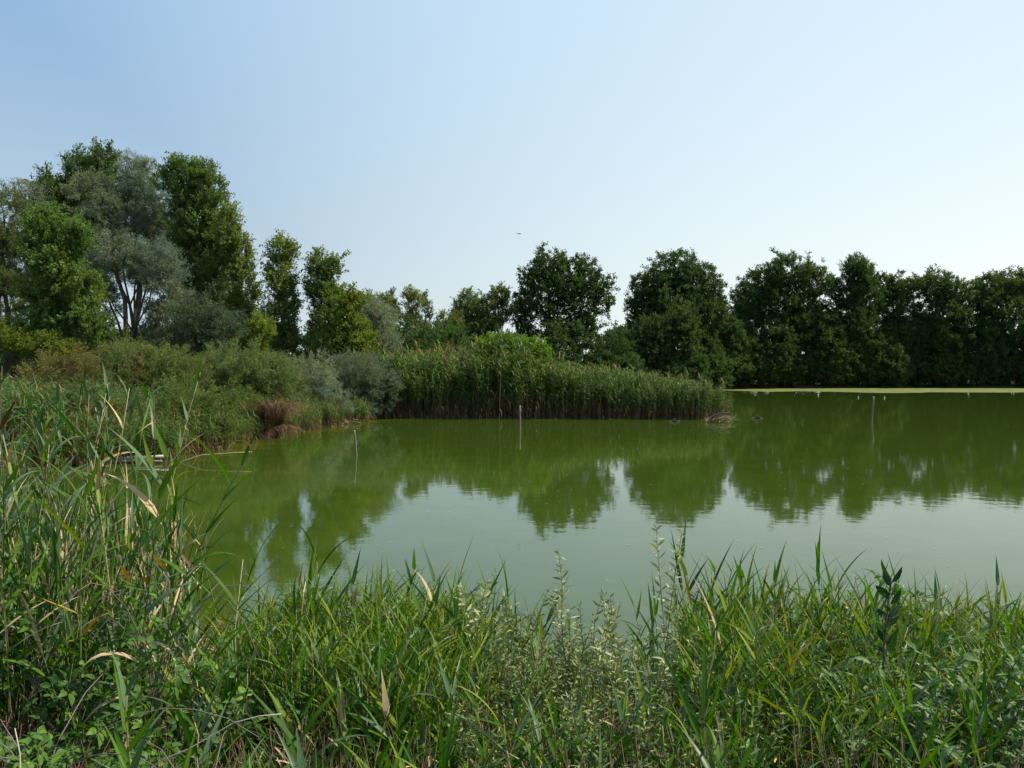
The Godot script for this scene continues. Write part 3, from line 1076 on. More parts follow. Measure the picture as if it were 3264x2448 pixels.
func bramble(label: String, at: Vector3, rad: float, top: float, s: int, n: int) -> void:
	var r := rng(s)
	var gy := ground_y(at.x, at.z)
	var root := thing("bramble_bush", label, "bramble", Vector3(at.x, gy, at.z), "brambles on the near bank")
	var hh := top - gy
	for i in 7:
		var st := begin()
		var a := r.randf_range(0, TAU)
		var d := Vector3(cos(a), 0, sin(a))
		var mid := Vector3(0, hh * r.randf_range(1.3, 1.75), 0) + d * rad * 0.4
		var end := Vector3(0, hh * r.randf_range(0.45, 0.95), 0) + d * rad * r.randf_range(1.0, 1.3)
		var cp := []
		for k in 10:
			var t := k / 9.0
			cp.append((d * -0.2).lerp(mid, t).lerp(mid.lerp(end, t), t) + Vector3(noise.get_noise_2d(t * 3.0, i), noise.get_noise_2d(t * 3.0, i + 20), 0) * 0.03)
		tube(st, cp, 0.0038, 0.0018, 5)
		part("cane", done(st), M.cane, root)
	var three: ArrayMesh = sprays.bramble
	var buf := PackedFloat32Array()
	for i in n:
		var u := dir_any(r)
		u.y = absf(u.y)
		var q := pow(r.randf(), 0.45)
		var p := u * Vector3(rad, hh, rad) * q
		p.y = maxf(p.y, 0.02) + 0.15 * noise.get_noise_3dv((p + at) * 2.5)
		var up := (Vector3.UP * 0.8 + dir_any(r) * 0.8 + SUN_DIR * 0.3).normalized()
		# leaf face looks along up; its length lies across
		var y := up.cross(dir_any(r)).normalized()
		var b := Basis(y.cross(up).normalized(), y, up)
		var k := r.randf_range(0.7, 1.25)
		b = b.scaled_local(Vector3(k, k, k))
		var c := r.randf_range(0.7, 1.25)
		var young := r.randf() < 0.14
		if i < 46 and p.z > -rad * 0.3:
			part("leaf", three, M.bramble_young if young else M.bramble_leaf, root, Transform3D(b, p))
		else:
			put(buf, b, p, Color(c * 1.7, c * 1.5, c) if young else Color(c, c, c))
	copies("foliage", three, M.bramble_leaf, buf, root)


func near_bank() -> void:
	var t := begin()
	for k in 3:
		var q := Basis(Vector3(0, 0, 1), [0.0, 1.15, -1.15][k])
		oval(t, Transform3D(q, q * Vector3(0, 0.012, 0)), 0.062 if k == 0 else 0.052, 0.037 if k == 0 else 0.03, 0.25, 0.3)
	tube(t, [Vector3(0, 0, 0), Vector3(0, -0.04, 0.01)], 0.0014, 0.0012, 3)
	sprays.bramble = done(t)
	# dead stalks and thin grass under everything
	var dry := dry_tuft(301)
	var fine := fine_tuft(302)
	var bank := PackedVector2Array([Vector2(-6.5, -1.6), Vector2(6.5, -1.6), Vector2(6.8, -7.3), Vector2(3, -7.5), Vector2(-1, -7.8), Vector2(-4, -8.9), Vector2(-7.5, -10.4), Vector2(-7.5, -6)])
	undergrowth("dead_stalks", "brown dead stalks and fallen blades under the plants of the near bank", bank, dry, 1700, 311, 0.4, 0.8)
	undergrowth("thin_grass", "thin green grass blades filling the near bank", bank, fine, 1700, 312, 0.45, 0.95)
	var thick := reed_tuft(303, ["blade_mid", "blade_deep", "blade_yellow", "blade_blue", "stem_green"], 0.021)
	var rows := PackedVector2Array([Vector2(-2.1, -5.6), Vector2(-0.5, -4.6), Vector2(-0.2, -5.4), Vector2(-0.1, -7.1), Vector2(-2.2, -7.2)])
	undergrowth("reed_thicket", "crowded smaller reeds filling the row by the water left of the middle", rows, thick, 150, 313, 1.0, 1.4)
	var rows2 := PackedVector2Array([Vector2(1.2, -5.0), Vector2(1.5, -4.4), Vector2(3.2, -4.6), Vector2(4.6, -6.9), Vector2(1.6, -7.1)])
	undergrowth("reed_thicket", "crowded smaller reeds filling the bright row right of the middle", rows2, thick, 190, 315, 1.0, 1.45)
	var left := PackedVector2Array([Vector2(-3.6, -4.6), Vector2(-2.3, -4.7), Vector2(-2.6, -6.2), Vector2(-3.5, -8.0), Vector2(-6.0, -8.0)])
	undergrowth("reed_thicket", "crowded smaller reeds inside the tall stand at the left edge", left, reed_tuft(304, ["blade_blue", "blade_deep", "blade_mid", "blade_straw", "stem_green"], 0.022), 300, 314, 0.9, 1.9, 2.4)
	reed_zones()


func undergrowth(called: String, label: String, poly: PackedVector2Array, mesh: ArrayMesh, n: int, s: int, lo: float, hi: float, most := 1.42) -> void:
	var r := rng(s)
	var buf := PackedFloat32Array()
	for p in scatter(poly, n, r):
		var y := ground_y(p.x, p.y)
		if y < -0.2:
			continue
		var h := r.randf_range(lo, hi)
		h = minf(h, most - y)
		var b := Basis(Vector3.UP, r.randf_range(0, TAU)).scaled(Vector3(0.9, h, 0.9))
		var v := r.randf_range(0.7, 1.25)
		put(buf, b, Vector3(p.x, y - 0.02, p.y), Color(v, v, v))
	var o := copies(called, mesh, null, buf, self)
	tag(o, label, "undergrowth", "", "stuff")


func dry_tuft(s: int) -> ArrayMesh:
	var r := rng(s)
	var a := begin()
	var c := begin()
	for k in 12:
		var p := Vector3(r.randf_range(-0.13, 0.13), 0, r.randf_range(-0.13, 0.13))
		var e := p + Vector3(r.randf_range(-0.25, 0.25), r.randf_range(0.5, 1.0), r.randf_range(-0.25, 0.25))
		tube(a, [p, p.lerp(e, 0.5) + Vector3(0.02, 0, 0), e], 0.0035, 0.002, 3)
	for k in 9:
		var p := Vector3(r.randf_range(-0.15, 0.15), r.randf_range(0.1, 0.75), r.randf_range(-0.15, 0.15))
		var q := Basis(Vector3.UP, r.randf_range(0, TAU)) * Basis(Vector3(0, 0, 1), r.randf_range(-0.4, 1.0))
		strip(c, Transform3D(q, p), r.randf_range(0.2, 0.4), 0.014, 4, r.randf_range(0.8, 2.4), 0.9, 1.2, 0.2)
	var m := done(a)
	c.generate_normals()
	c.index()
	c.commit(m)
	m.surface_set_material(0, M.stem_brown)
	m.surface_set_material(1, M.blade_straw)
	return m


func reed_tuft(s: int, tones: Array, W: float) -> ArrayMesh:
	var r := rng(s)
	var sts := [begin(), begin(), begin(), begin(), begin()]
	for k in 4:
		var p := Vector3(r.randf_range(-0.16, 0.16), 0, r.randf_range(-0.16, 0.16))
		var e := p + Vector3(r.randf_range(-0.22, 0.22), r.randf_range(0.75, 0.95), r.randf_range(-0.22, 0.22))
		tube(sts[4], [p, p.lerp(e, 0.5) + Vector3(0.01, 0.02, 0), e], 0.005, 0.002, 4)
		var az := r.randf_range(0, TAU)
		for i in 9:
			var t := lerpf(0.25, 1.0, (i + r.randf() * 0.5) / 9.0)
			var q := Basis(Vector3.UP, az + PI * (i % 2) + r.randf_range(-0.6, 0.6)) * Basis(Vector3(0, 0, 1), lerpf(r.randf_range(0.3, 1.1), 1.3, smoothstep(0.6, 1.0, t) * r.randf())) * Basis(Vector3(1, 0, 0), r.randf_range(-1.2, 1.2))
			var w: int = [0, 0, 0, 1, 1, 2, 2, 3][r.randi() % 8]
			strip(sts[w], Transform3D(q, p.lerp(e, t)), r.randf_range(0.25, 0.46), W * r.randf_range(0.7, 1.15), 6, r.randf_range(0.05, 1.1), 1.4, r.randf_range(-0.6, 0.6), 0.2)
	var m := ArrayMesh.new()
	for k in 5:
		sts[k].generate_normals()
		sts[k].index()
		sts[k].commit(m)
		m.surface_set_material(k, M[tones[k]])
	return m


func fine_tuft(s: int) -> ArrayMesh:
	var r := rng(s)
	var a := begin()
	var c := begin()
	for k in 16:
		var p := Vector3(r.randf_range(-0.14, 0.14), r.randf_range(0, 0.3), r.randf_range(-0.14, 0.14))
		var q := Basis(Vector3.UP, r.randf_range(0, TAU)) * Basis(Vector3(0, 0, 1), r.randf_range(0.9, 1.5))
		strip(a if k % 3 else c, Transform3D(q, p), r.randf_range(0.45, 0.9), r.randf_range(0.01, 0.022), 5, r.randf_range(0.2, 1.4), 1.4, 0.6, 0.2)
	var m := done(a)
	c.generate_normals()
	c.index()
	c.commit(m)
	m.surface_set_material(0, M.blade_deep)
	m.surface_set_material(1, M.blade_mid)
	return m


func trees() -> void:
	tree("poplar_tree", "tallest dark green poplar at the back of the left grove, twin pointed tops", "tree", "trees of the left grove", Vector3(-34.0, 0, -66.0), "poplar", "deep", 1.25, 1, 0.34, [[-0.9,18.4,0.9,2.1], [1.4,18.7,1.3,1.9], [-2.7,17.0,0.9,1.7], [-3.3,15.1,0.9,1.9], [-1.5,14.4,2.6,3.0], [0.9,15.1,2.2,3.3], [-0.9,10.6,2.2,2.6]])
	tree("willow_tree", "tall grey-green willow between the two big poplars of the left grove", "tree", "trees of the left grove", Vector3(-28.4, 0, -63.0), "willow", "grey", 1.20, 2, 0.26, [[-0.2,17.5,1.3,1.5], [-2.9,15.9,1.7,1.6], [0.5,15.3,1.9,2.5], [-1.5,13.7,2.7,2.1], [1.6,12.8,1.4,2.1], [-0.2,11.4,1.9,1.4]])
	tree("poplar_tree", "broad bright green poplar at the right side of the left grove", "tree", "trees of the left grove", Vector3(-23.3, 0, -60.0), "poplar", "mid", 1.35, 1, 0.30, [[-0.5,16.4,1.6,1.8], [1.3,15.8,1.1,1.8], [0.5,13.7,2.1,2.4], [-0.3,11.0,1.9,2.4], [1.7,11.0,1.5,2.9], [0.6,8.3,2.0,2.0], [1.9,6.6,1.9,1.7], [2.9,5.4,1.5,1.3], [0.5,5.6,1.7,1.2]])
	tree("poplar_tree", "slim poplar on the right edge of the left grove, stepping down towards the open sky", "tree", "trees of the left grove", Vector3(-19.3, 0, -58.0), "poplar", "light", 1.40, 1, 0.16, [[-0.6,12.8,0.7,1.6], [-0.1,10.7,0.8,2.0], [0.5,8.3,0.8,2.2], [0.0,6.2,1.2,1.8]])
	tree("poplar_tree", "young bright green poplar standing in front of the left grove, conical", "tree", "trees of the left grove", Vector3(-25.3, 0, -46.0), "poplar", "bright", 1.25, 1, 0.14, [[-0.5,10.9,0.9,1.2], [1.0,10.1,0.7,1.1], [-0.3,9.2,1.3,1.3], [-0.2,7.4,1.6,1.6], [1.3,7.1,1.0,1.3], [-0.1,5.5,1.9,1.3], [1.6,5.3,1.0,1.2]])
	tree("willow_tree", "pale thin willow at the left edge of the picture behind the young poplar", "tree", "trees of the left grove", Vector3(-36.6, 0, -60.0), "willow", "olive", 0.90, 2, 0.24, [[-0.2,13.8,1.3,2.5], [-0.3,11.0,1.9,2.4], [0.2,8.3,2.0,1.9], [-2.4,11.0,2.0,3.7]])
	tree("willow_tree", "sparse grey willow top seen against the sky left of the tallest poplar", "tree", "trees of the left grove", Vector3(-35.7, 0, -62.0), "willow", "grey", 0.55, 2, 0.20, [[-0.5,15.6,1.1,1.5], [0.2,13.7,1.3,2.1], [-0.1,10.9,1.6,2.1], [0.1,8.1,1.6,1.6]])
	tree("willow_tree", "low silvery willow with several dark stems and sky showing between them", "tree", "trees of the left grove", Vector3(-24.0, 0, -52.0), "willow", "silver", 1.00, 5, 0.15, [[-1.0,10.3,1.2,0.9], [1.6,9.6,1.5,1.2], [-2.0,8.8,0.9,1.1], [0.4,9.4,1.2,0.6], [2.0,7.6,1.2,1.3], [-1.8,7.2,0.8,1.3], [2.0,5.8,1.2,1.2]])
	tree("willow_bush", "round dark grey-green willow bush below the broad poplar", "bush", "bushes under the left grove", Vector3(-19.0, 0, -50.0), "willow", "greydark", 1.30, 4, 0.06, [[-0.1,5.7,1.5,1.4], [1.4,5.0,1.1,1.1], [-1.2,4.8,1.1,1.0]])
	tree("elder_bush", "yellow-green leafy bush at the right foot of the left grove", "bush", "bushes under the left grove", Vector3(-16.0, 0, -51.0), "poplar", "yellow", 1.40, 3, 0.05, [[-0.1,4.6,0.8,0.7], [0.4,5.5,0.6,0.7], [-0.8,4.4,0.7,0.6]])
	tree("thicket_bush", "dark thicket in the shade under the left grove stems", "bush", "bushes under the left grove", Vector3(-24.7, 0, -56.0), "poplar", "deep", 1.20, 4, 0.06, [[-0.6,4.4,2.4,0.9], [2.5,4.2,2.4,1.1], [-2.5,4.5,1.6,1.1]])
	tree("thicket_bush", "dark thicket behind the yellow-green bush at the left edge", "bush", "bushes under the left grove", Vector3(-33.5, 0, -57.0), "poplar", "deep", 1.00, 4, 0.06, [[-1.3,5.0,2.2,1.0], [1.9,4.8,1.9,1.0]])
	tree("elder_bush", "yellow-green broad-leaved bush at the left edge under the thin willows", "bush", "bushes under the left grove", Vector3(-26.0, 0, -44.0), "poplar", "yellow", 1.30, 4, 0.05, [[-0.9,4.5,1.0,0.6], [0.9,4.2,1.0,0.6], [2.1,3.6,0.7,0.6]])
	tree("poplar_tree", "left one of the two slender poplars standing side by side", "tree", "pair of slender poplars", Vector3(-15.8, 0, -57.0), "poplar", "light", 1.25, 1, 0.13, [[0.0,10.8,0.8,1.1], [-0.3,9.1,0.8,1.2], [0.2,7.7,0.8,1.4], [-0.4,6.1,1.0,1.5], [0.3,4.7,1.0,1.2]])
	tree("poplar_tree", "right one of the two slender poplars, with the wider lower skirt", "tree", "pair of slender poplars", Vector3(-13.1, 0, -57.0), "poplar", "light", 1.25, 1, 0.13, [[-0.3,10.0,0.6,1.1], [0.7,9.8,0.5,1.0], [-0.1,8.2,0.8,1.3], [0.8,7.6,0.8,1.2], [0.1,5.8,1.2,1.5], [-0.1,4.4,1.2,1.1]])
	tree("alder_tree", "yellow-green broad-leaved young tree right of the two slender poplars", "tree", "small trees by the slender poplars", Vector3(-10.5, 0, -53.0), "poplar", "yellow", 1.15, 2, 0.09, [[0.4,7.2,0.5,0.9], [-0.2,6.2,1.1,1.4], [0.6,4.9,1.0,1.3], [-0.7,4.4,1.4,1.0]])
	tree("willow_bush", "silvery round willow beside the yellow-green young tree", "bush", "small trees by the slender poplars", Vector3(-10.0, 0, -61.0), "willow", "silver", 1.30, 4, 0.08, [[0.0,6.2,1.2,1.4], [0.4,4.8,1.2,1.2], [-0.5,7.3,0.8,0.8], [1.0,4.7,0.5,0.7]])
	tree("poplar_tree", "faded olive tree behind the silvery willow, rounded top", "tree", "far trees in the middle", Vector3(-14.2, 0, -86.0), "poplar", "fade", 0.90, 1, 0.15, [[-0.7,9.5,1.2,1.2], [0.8,9.1,1.0,1.3], [0.1,7.6,1.7,1.5]])
	tree("poplar_tree", "thin columnar poplar, leftmost of the thin far poplars", "tree", "far trees in the middle", Vector3(-14.0, 0, -98.0), "poplar", "fadegreen", 0.90, 1, 0.14, [[-0.1,11.2,0.4,1.2], [0.0,9.3,0.6,1.4], [0.1,7.1,0.7,1.4]])
	tree("poplar_tree", "thin far poplar with yellowing leaves and forked top", "tree", "far trees in the middle", Vector3(-12.0, 0, -98.0), "poplar", "fade", 0.85, 1, 0.15, [[-0.3,11.5,0.6,1.2], [0.3,10.7,0.8,1.3], [-0.1,8.7,1.0,1.3], [0.1,6.8,1.0,1.3]])
	tree("poplar_tree", "thin far poplar with two bare-looking twig tips, right of the forked yellowing one", "tree", "far trees in the middle", Vector3(-10.4, 0, -99.0), "poplar", "fadegreen", 0.75, 1, 0.13, [[-0.1,10.7,0.3,1.2], [0.6,9.4,0.3,1.0], [-0.1,7.8,1.1,1.4], [0.3,6.3,1.1,1.2]])
	tree("acacia_tree", "small umbrella-topped tree in the dip of the far tree line", "tree", "far trees in the middle", Vector3(-8.4, 0, -100.0), "poplar", "fade", 0.70, 2, 0.10, [[-0.1,8.6,0.5,0.9], [0.5,7.6,1.0,0.6], [1.6,8.3,0.4,1.2], [0.4,6.0,1.1,0.9]])
	tree("poplar_tree", "pale greyish broad poplar left of the dark row, right of the dip", "tree", "far trees in the middle", Vector3(-5.3, 0, -104.0), "poplar", "fade", 1.00, 1, 0.20, [[-0.2,11.1,1.3,1.5], [0.9,9.6,1.3,1.8], [-0.9,9.0,1.2,2.0], [-1.8,9.4,0.6,1.8], [0.2,7.0,2.0,1.6]])
	tree("poplar_tree", "dark yellow-tipped poplar with a bare trunk, just left of the ivy-clad tree", "tree", "far trees in the middle", Vector3(-1.6, 0, -104.0), "poplar", "fadegreen", 1.00, 1, 0.20, [[0.0,12.0,1.1,1.4], [-1.3,10.5,1.1,1.5], [0.8,10.1,1.2,1.6], [-0.8,8.5,1.6,1.2]])
	tree("poplar_tree", "tall open poplar with an ivy-clad trunk and an arm reaching right", "tree", "big trees along the far shore", Vector3(4.7, 0, -106.0), "oak", "far", 0.80, 1, 0.40, [[0.0,16.0,2.1,2.0], [4.8,15.0,1.8,2.0], [-2.2,14.4,1.8,1.7], [2.2,14.6,2.4,2.5], [-0.4,11.7,3.5,2.5], [4.2,11.7,2.8,2.3], [6.9,12.9,1.3,2.4], [7.8,10.7,0.8,1.0], [-3.3,9.2,1.3,3.5], [0.3,7.9,1.7,2.3], [3.6,7.7,2.7,2.0]])
	tree("oak_tree", "large round-headed tree standing alone between two gaps of sky", "tree", "big trees along the far shore", Vector3(22.8, 0, -116.0), "oak", "far", 0.95, 1, 0.45, [[0.0,16.8,3.1,2.5], [3.1,15.0,2.9,2.6], [-2.9,14.3,3.1,2.3], [5.5,13.0,1.9,2.7], [0.0,12.0,5.9,3.0], [-4.1,10.9,2.5,2.3], [-5.8,12.2,0.6,0.6], [4.9,9.8,2.9,2.6], [-1.0,8.3,4.4,2.2]])
	tree("oak_tree", "broad spreading tree with sky holes, first of the unbroken row on the right", "tree", "big trees along the far shore", Vector3(40.2, 0, -122.5), "oak", "far", 0.95, 1, 0.45, [[1.0,17.2,3.6,2.5], [-2.8,15.1,3.2,2.3], [-5.6,12.7,2.1,2.3], [4.3,15.5,3.0,2.5], [0.0,12.3,5.9,3.2], [-4.8,9.1,3.1,2.8], [3.8,9.1,4.3,2.8]])
	tree("oak_tree", "narrow tree with the pointed knob top in the right row", "tree", "big trees along the far shore", Vector3(50.9, 0, -122.5), "poplar", "far", 1.05, 1, 0.35, [[-0.2,17.6,1.9,1.8], [1.2,16.2,2.3,2.2], [-1.2,13.9,2.6,2.6], [1.9,12.9,2.5,3.2], [-0.2,9.1,3.4,3.3]])
	tree("oak_tree", "lower double-topped tree with bare twigs sticking out above it", "tree", "big trees along the far shore", Vector3(58.0, 0, -124.5), "oak", "far", 1.05, 1, 0.35, [[-1.9,15.1,1.7,1.8], [1.4,15.1,2.2,2.0], [0.0,11.8,3.4,3.1], [-0.3,8.0,3.5,2.9]])
	tree("oak_tree", "dense dark tree left of the last small gap in the right row", "tree", "big trees along the far shore", Vector3(65.0, 0, -124.5), "oak", "far", 1.05, 1, 0.35, [[-1.2,15.1,2.4,2.4], [1.7,13.9,2.4,2.2], [0.3,10.2,4.1,3.5], [-0.2,6.6,3.9,2.9]])
	tree("oak_tree", "last full-crowned tree of the far row before the right edge", "tree", "big trees along the far shore", Vector3(73.8, 0, -124.5), "oak", "far", 1.05, 1, 0.38, [[-0.7,14.9,3.0,2.2], [2.5,15.4,2.5,2.0], [-2.9,12.5,2.2,2.5], [0.7,10.2,4.5,3.6]])
	tree("oak_tree", "tree cut by the right edge of the picture at the end of the far row", "tree", "big trees along the far shore", Vector3(80.1, 0, -124.5), "oak", "far", 1.05, 1, 0.38, [[-0.3,14.3,3.1,2.7], [1.7,10.6,4.3,3.6], [5.6,13.0,3.9,4.2]])
	tree("oak_tree", "low dark tree filling the foot of the sky gap left of the lone round-headed tree", "tree", "big trees along the far shore", Vector3(15.2, 0, -113.0), "oak", "far", 1.00, 1, 0.20, [[0.0,6.1,2.4,2.2], [1.9,7.1,1.7,1.9], [-1.7,5.7,1.7,1.7]])
	tree("oak_tree", "middle-sized tree filling the foot of the sky gap right of the lone round-headed tree", "tree", "big trees along the far shore", Vector3(32.1, 0, -121.0), "oak", "far", 1.00, 1, 0.25, [[0.0,8.5,2.3,2.4], [-1.2,7.0,2.1,2.3], [1.5,6.3,2.1,2.3]])
	tree("oak_tree", "low tree closing the row between the knob-topped tree and the broad one", "tree", "big trees along the far shore", Vector3(47.3, 0, -124.0), "oak", "far", 1.00, 1, 0.25, [[0.0,10.2,2.5,2.8], [-0.7,6.7,3.1,2.5]])
	tree("willow_scrub", "olive mound of scrub on the left bank, highest one", "bush", "scrub mounds on the left bank", Vector3(-15.7, 0, -36.0), "scrub", "olivebrown", 1.00, 6, 0.03, [[0.0,3.1,1.4,0.9], [-1.3,2.9,1.2,1.0], [1.1,2.6,1.2,1.0], [-0.4,1.8,2.2,1.0], [-1.8,1.6,1.4,0.9], [1.0,1.4,1.2,0.8]])
	tree("willow_scrub", "rust-tinted low scrub left of the highest mound", "bush", "scrub mounds on the left bank", Vector3(-18.0, 0, -34.0), "scrub", "rust", 0.90, 6, 0.03, [[0.1,2.6,1.2,0.9], [-1.2,2.4,1.1,0.9], [0.5,1.6,1.3,0.9], [-1.1,1.5,1.1,0.8]])
	tree("willow_scrub", "broad olive-green mound of scrub right of the highest one", "bush", "scrub mounds on the left bank", Vector3(-13.6, 0, -42.0), "scrub", "olive", 1.00, 6, 0.03, [[0.0,3.1,1.9,0.9], [-1.5,2.5,1.4,1.1], [1.3,2.4,1.5,1.1], [-0.2,1.3,2.1,1.1], [-1.9,1.1,1.2,0.9], [1.9,1.3,1.1,0.9]])
	tree("willow_scrub", "pale grey-green scrub leaning down to the little point of the shore", "bush", "scrub mounds on the left bank", Vector3(-11.0, 0, -45.0), "scrub", "silver", 1.00, 6, 0.03, [[-0.1,2.5,1.4,1.0], [0.5,1.4,1.4,1.0], [-0.8,0.9,1.3,0.9], [1.3,0.7,0.8,0.5], [-1.5,1.7,1.0,1.0]])
	tree("willow_scrub", "grey-green willow scrub with a dark hollow, right where the reed bed begins", "bush", "scrub mounds on the left bank", Vector3(-9.0, 0, -50.0), "scrub", "grey", 1.00, 7, 0.03, [[-0.3,2.7,1.7,1.1], [1.0,1.8,1.1,1.2], [-1.3,1.8,1.1,1.2], [0.1,0.9,1.3,0.8]])
	tree("willow_scrub", "low green scrub at the water's edge below the highest mound", "bush", "scrub mounds on the left bank", Vector3(-12.4, 0, -31.5), "scrub", "green", 1.00, 6, 0.03, [[-0.1,1.6,1.1,0.8], [0.8,1.2,0.9,0.7], [-1.1,1.0,1.1,0.8], [1.3,0.6,0.5,0.4], [0.3,0.6,0.7,0.5]])
	tree("willow_scrub", "olive scrub in front of the rust-tinted one, far left", "bush", "scrub mounds on the left bank", Vector3(-14.8, 0, -30.0), "scrub", "olive", 1.00, 6, 0.03, [[0.0,1.5,1.2,0.8], [-1.2,1.4,1.0,0.7], [0.8,1.0,1.0,0.7], [-2.2,1.4,1.0,0.7]])
	tree("willow_scrub", "small green bush beside the tall brown tussock", "bush", "scrub mounds on the left bank", Vector3(-12.4, 0, -37.5), "scrub", "green", 1.00, 5, 0.02, [[0.0,1.3,0.9,0.8], [-0.8,1.0,0.7,0.7], [0.5,0.8,0.5,0.5]])
	tree("leafy_bush", "bright green broad-leaved bush rising out of the reed bed", "bush", "", Vector3(0.1, 0, -53.5), "poplar", "vivid", 1.60, 5, 0.04, [[-2.0,4.0,0.3,0.6], [-1.4,4.3,0.3,0.7], [-0.7,4.4,0.3,0.7], [0.0,4.3,0.4,0.7], [0.8,4.3,0.3,0.7], [1.4,4.1,0.3,0.7], [1.9,3.8,0.3,0.6], [0.0,2.9,1.7,0.6], [-1.5,2.9,0.8,0.5], [1.2,2.8,0.8,0.5]])


func reed_zones() -> void:
	reed_zone("tall blue-green reed in the stand at the left edge", "tall reeds at the left edge", PackedVector2Array([Vector2(-3.22, -4.80), Vector2(-2.11, -4.80), Vector2(-3.34, -7.60), Vector2(-5.09, -7.60)]), 44, 401, 2.15, 3.20, 17, 0.36, 0.030, BLUES, 0.15, 8)
	reed_zone("blue-green reed between left stand and open water", "tall reeds at the left edge", PackedVector2Array([Vector2(-2.26, -5.00), Vector2(-1.74, -5.00), Vector2(-2.23, -6.40), Vector2(-2.89, -6.40)]), 9, 402, 1.70, 2.35, 13, 0.36, 0.028, BLUES, 0.30, 5)
	reed_zone("short wide-bladed reed among brambles at lower left", "short reeds at the lower left", PackedVector2Array([Vector2(-1.21, -2.60), Vector2(-0.26, -2.60), Vector2(-0.50, -5.00), Vector2(-2.32, -5.00)]), 32, 403, 1.15, 1.50, 9, 0.40, 0.036, WIDE, 0.75, 6)
	reed_zone("green reed by the water left of the middle", "reeds left of the middle", PackedVector2Array([Vector2(-1.35, -4.60), Vector2(-0.32, -4.60), Vector2(-0.48, -7.00), Vector2(-2.06, -7.00)]), 54, 404, 1.20, 1.68, 10, 0.41, 0.028, GREENS, 0.60, 8)
	reed_zone("green reed between the willow shoots in the middle", "reeds in the middle", PackedVector2Array([Vector2(-0.35, -4.00), Vector2(0.91, -4.00), Vector2(1.60, -7.00), Vector2(-0.61, -7.00)]), 30, 405, 1.15, 1.50, 9, 0.40, 0.027, GREENS, 0.70, 6)
	reed_zone("bright yellow-green reed in the dense right-hand row", "reeds right of the middle", PackedVector2Array([Vector2(0.99, -4.60), Vector2(2.31, -4.60), Vector2(3.51, -7.00), Vector2(1.51, -7.00)]), 60, 406, 1.20, 1.74, 10, 0.41, 0.028, BRIGHT, 0.75, 8)
	reed_zone("green reed rising from the leafy shrub, right edge", "reeds near the right edge", PackedVector2Array([Vector2(2.58, -5.20), Vector2(3.33, -5.20), Vector2(4.23, -6.60), Vector2(3.27, -6.60)]), 11, 407, 1.40, 1.62, 9, 0.36, 0.030, BRIGHT, 0.70, 4)
	reed_zone("dark green wide-bladed reed at the lower right", "reeds in the lower right corner", PackedVector2Array([Vector2(0.54, -2.50), Vector2(1.54, -2.50), Vector2(2.84, -4.60), Vector2(0.99, -4.60)]), 30, 408, 1.25, 1.55, 9, 0.42, 0.031, GREENS, 0.80, 5)
	reed_zone("green reed with drooping blades at the lower middle", "reeds in the lower middle", PackedVector2Array([Vector2(-0.40, -2.50), Vector2(0.63, -2.50), Vector2(1.21, -4.80), Vector2(-0.77, -4.80)]), 44, 409, 1.15, 1.42, 9, 0.40, 0.034, WIDE, 0.40, 5)
	shoot_zone("grey-green willow shoot in the middle thicket", "willow shoots in the middle", PackedVector2Array([Vector2(-0.21, -3.30), Vector2(0.93, -3.30), Vector2(1.92, -6.80), Vector2(-0.43, -6.80)]), 130, 421, 1.10, 1.50, Color(0.145, 0.225, 0.095), 0.060)
	shoot_zone("green willow shoot among the right-hand reeds", "willow shoots on the right", PackedVector2Array([Vector2(0.89, -3.20), Vector2(2.01, -3.20), Vector2(3.90, -6.20), Vector2(1.72, -6.20)]), 70, 422, 1.15, 1.50, Color(0.1, 0.18, 0.052), 0.065)


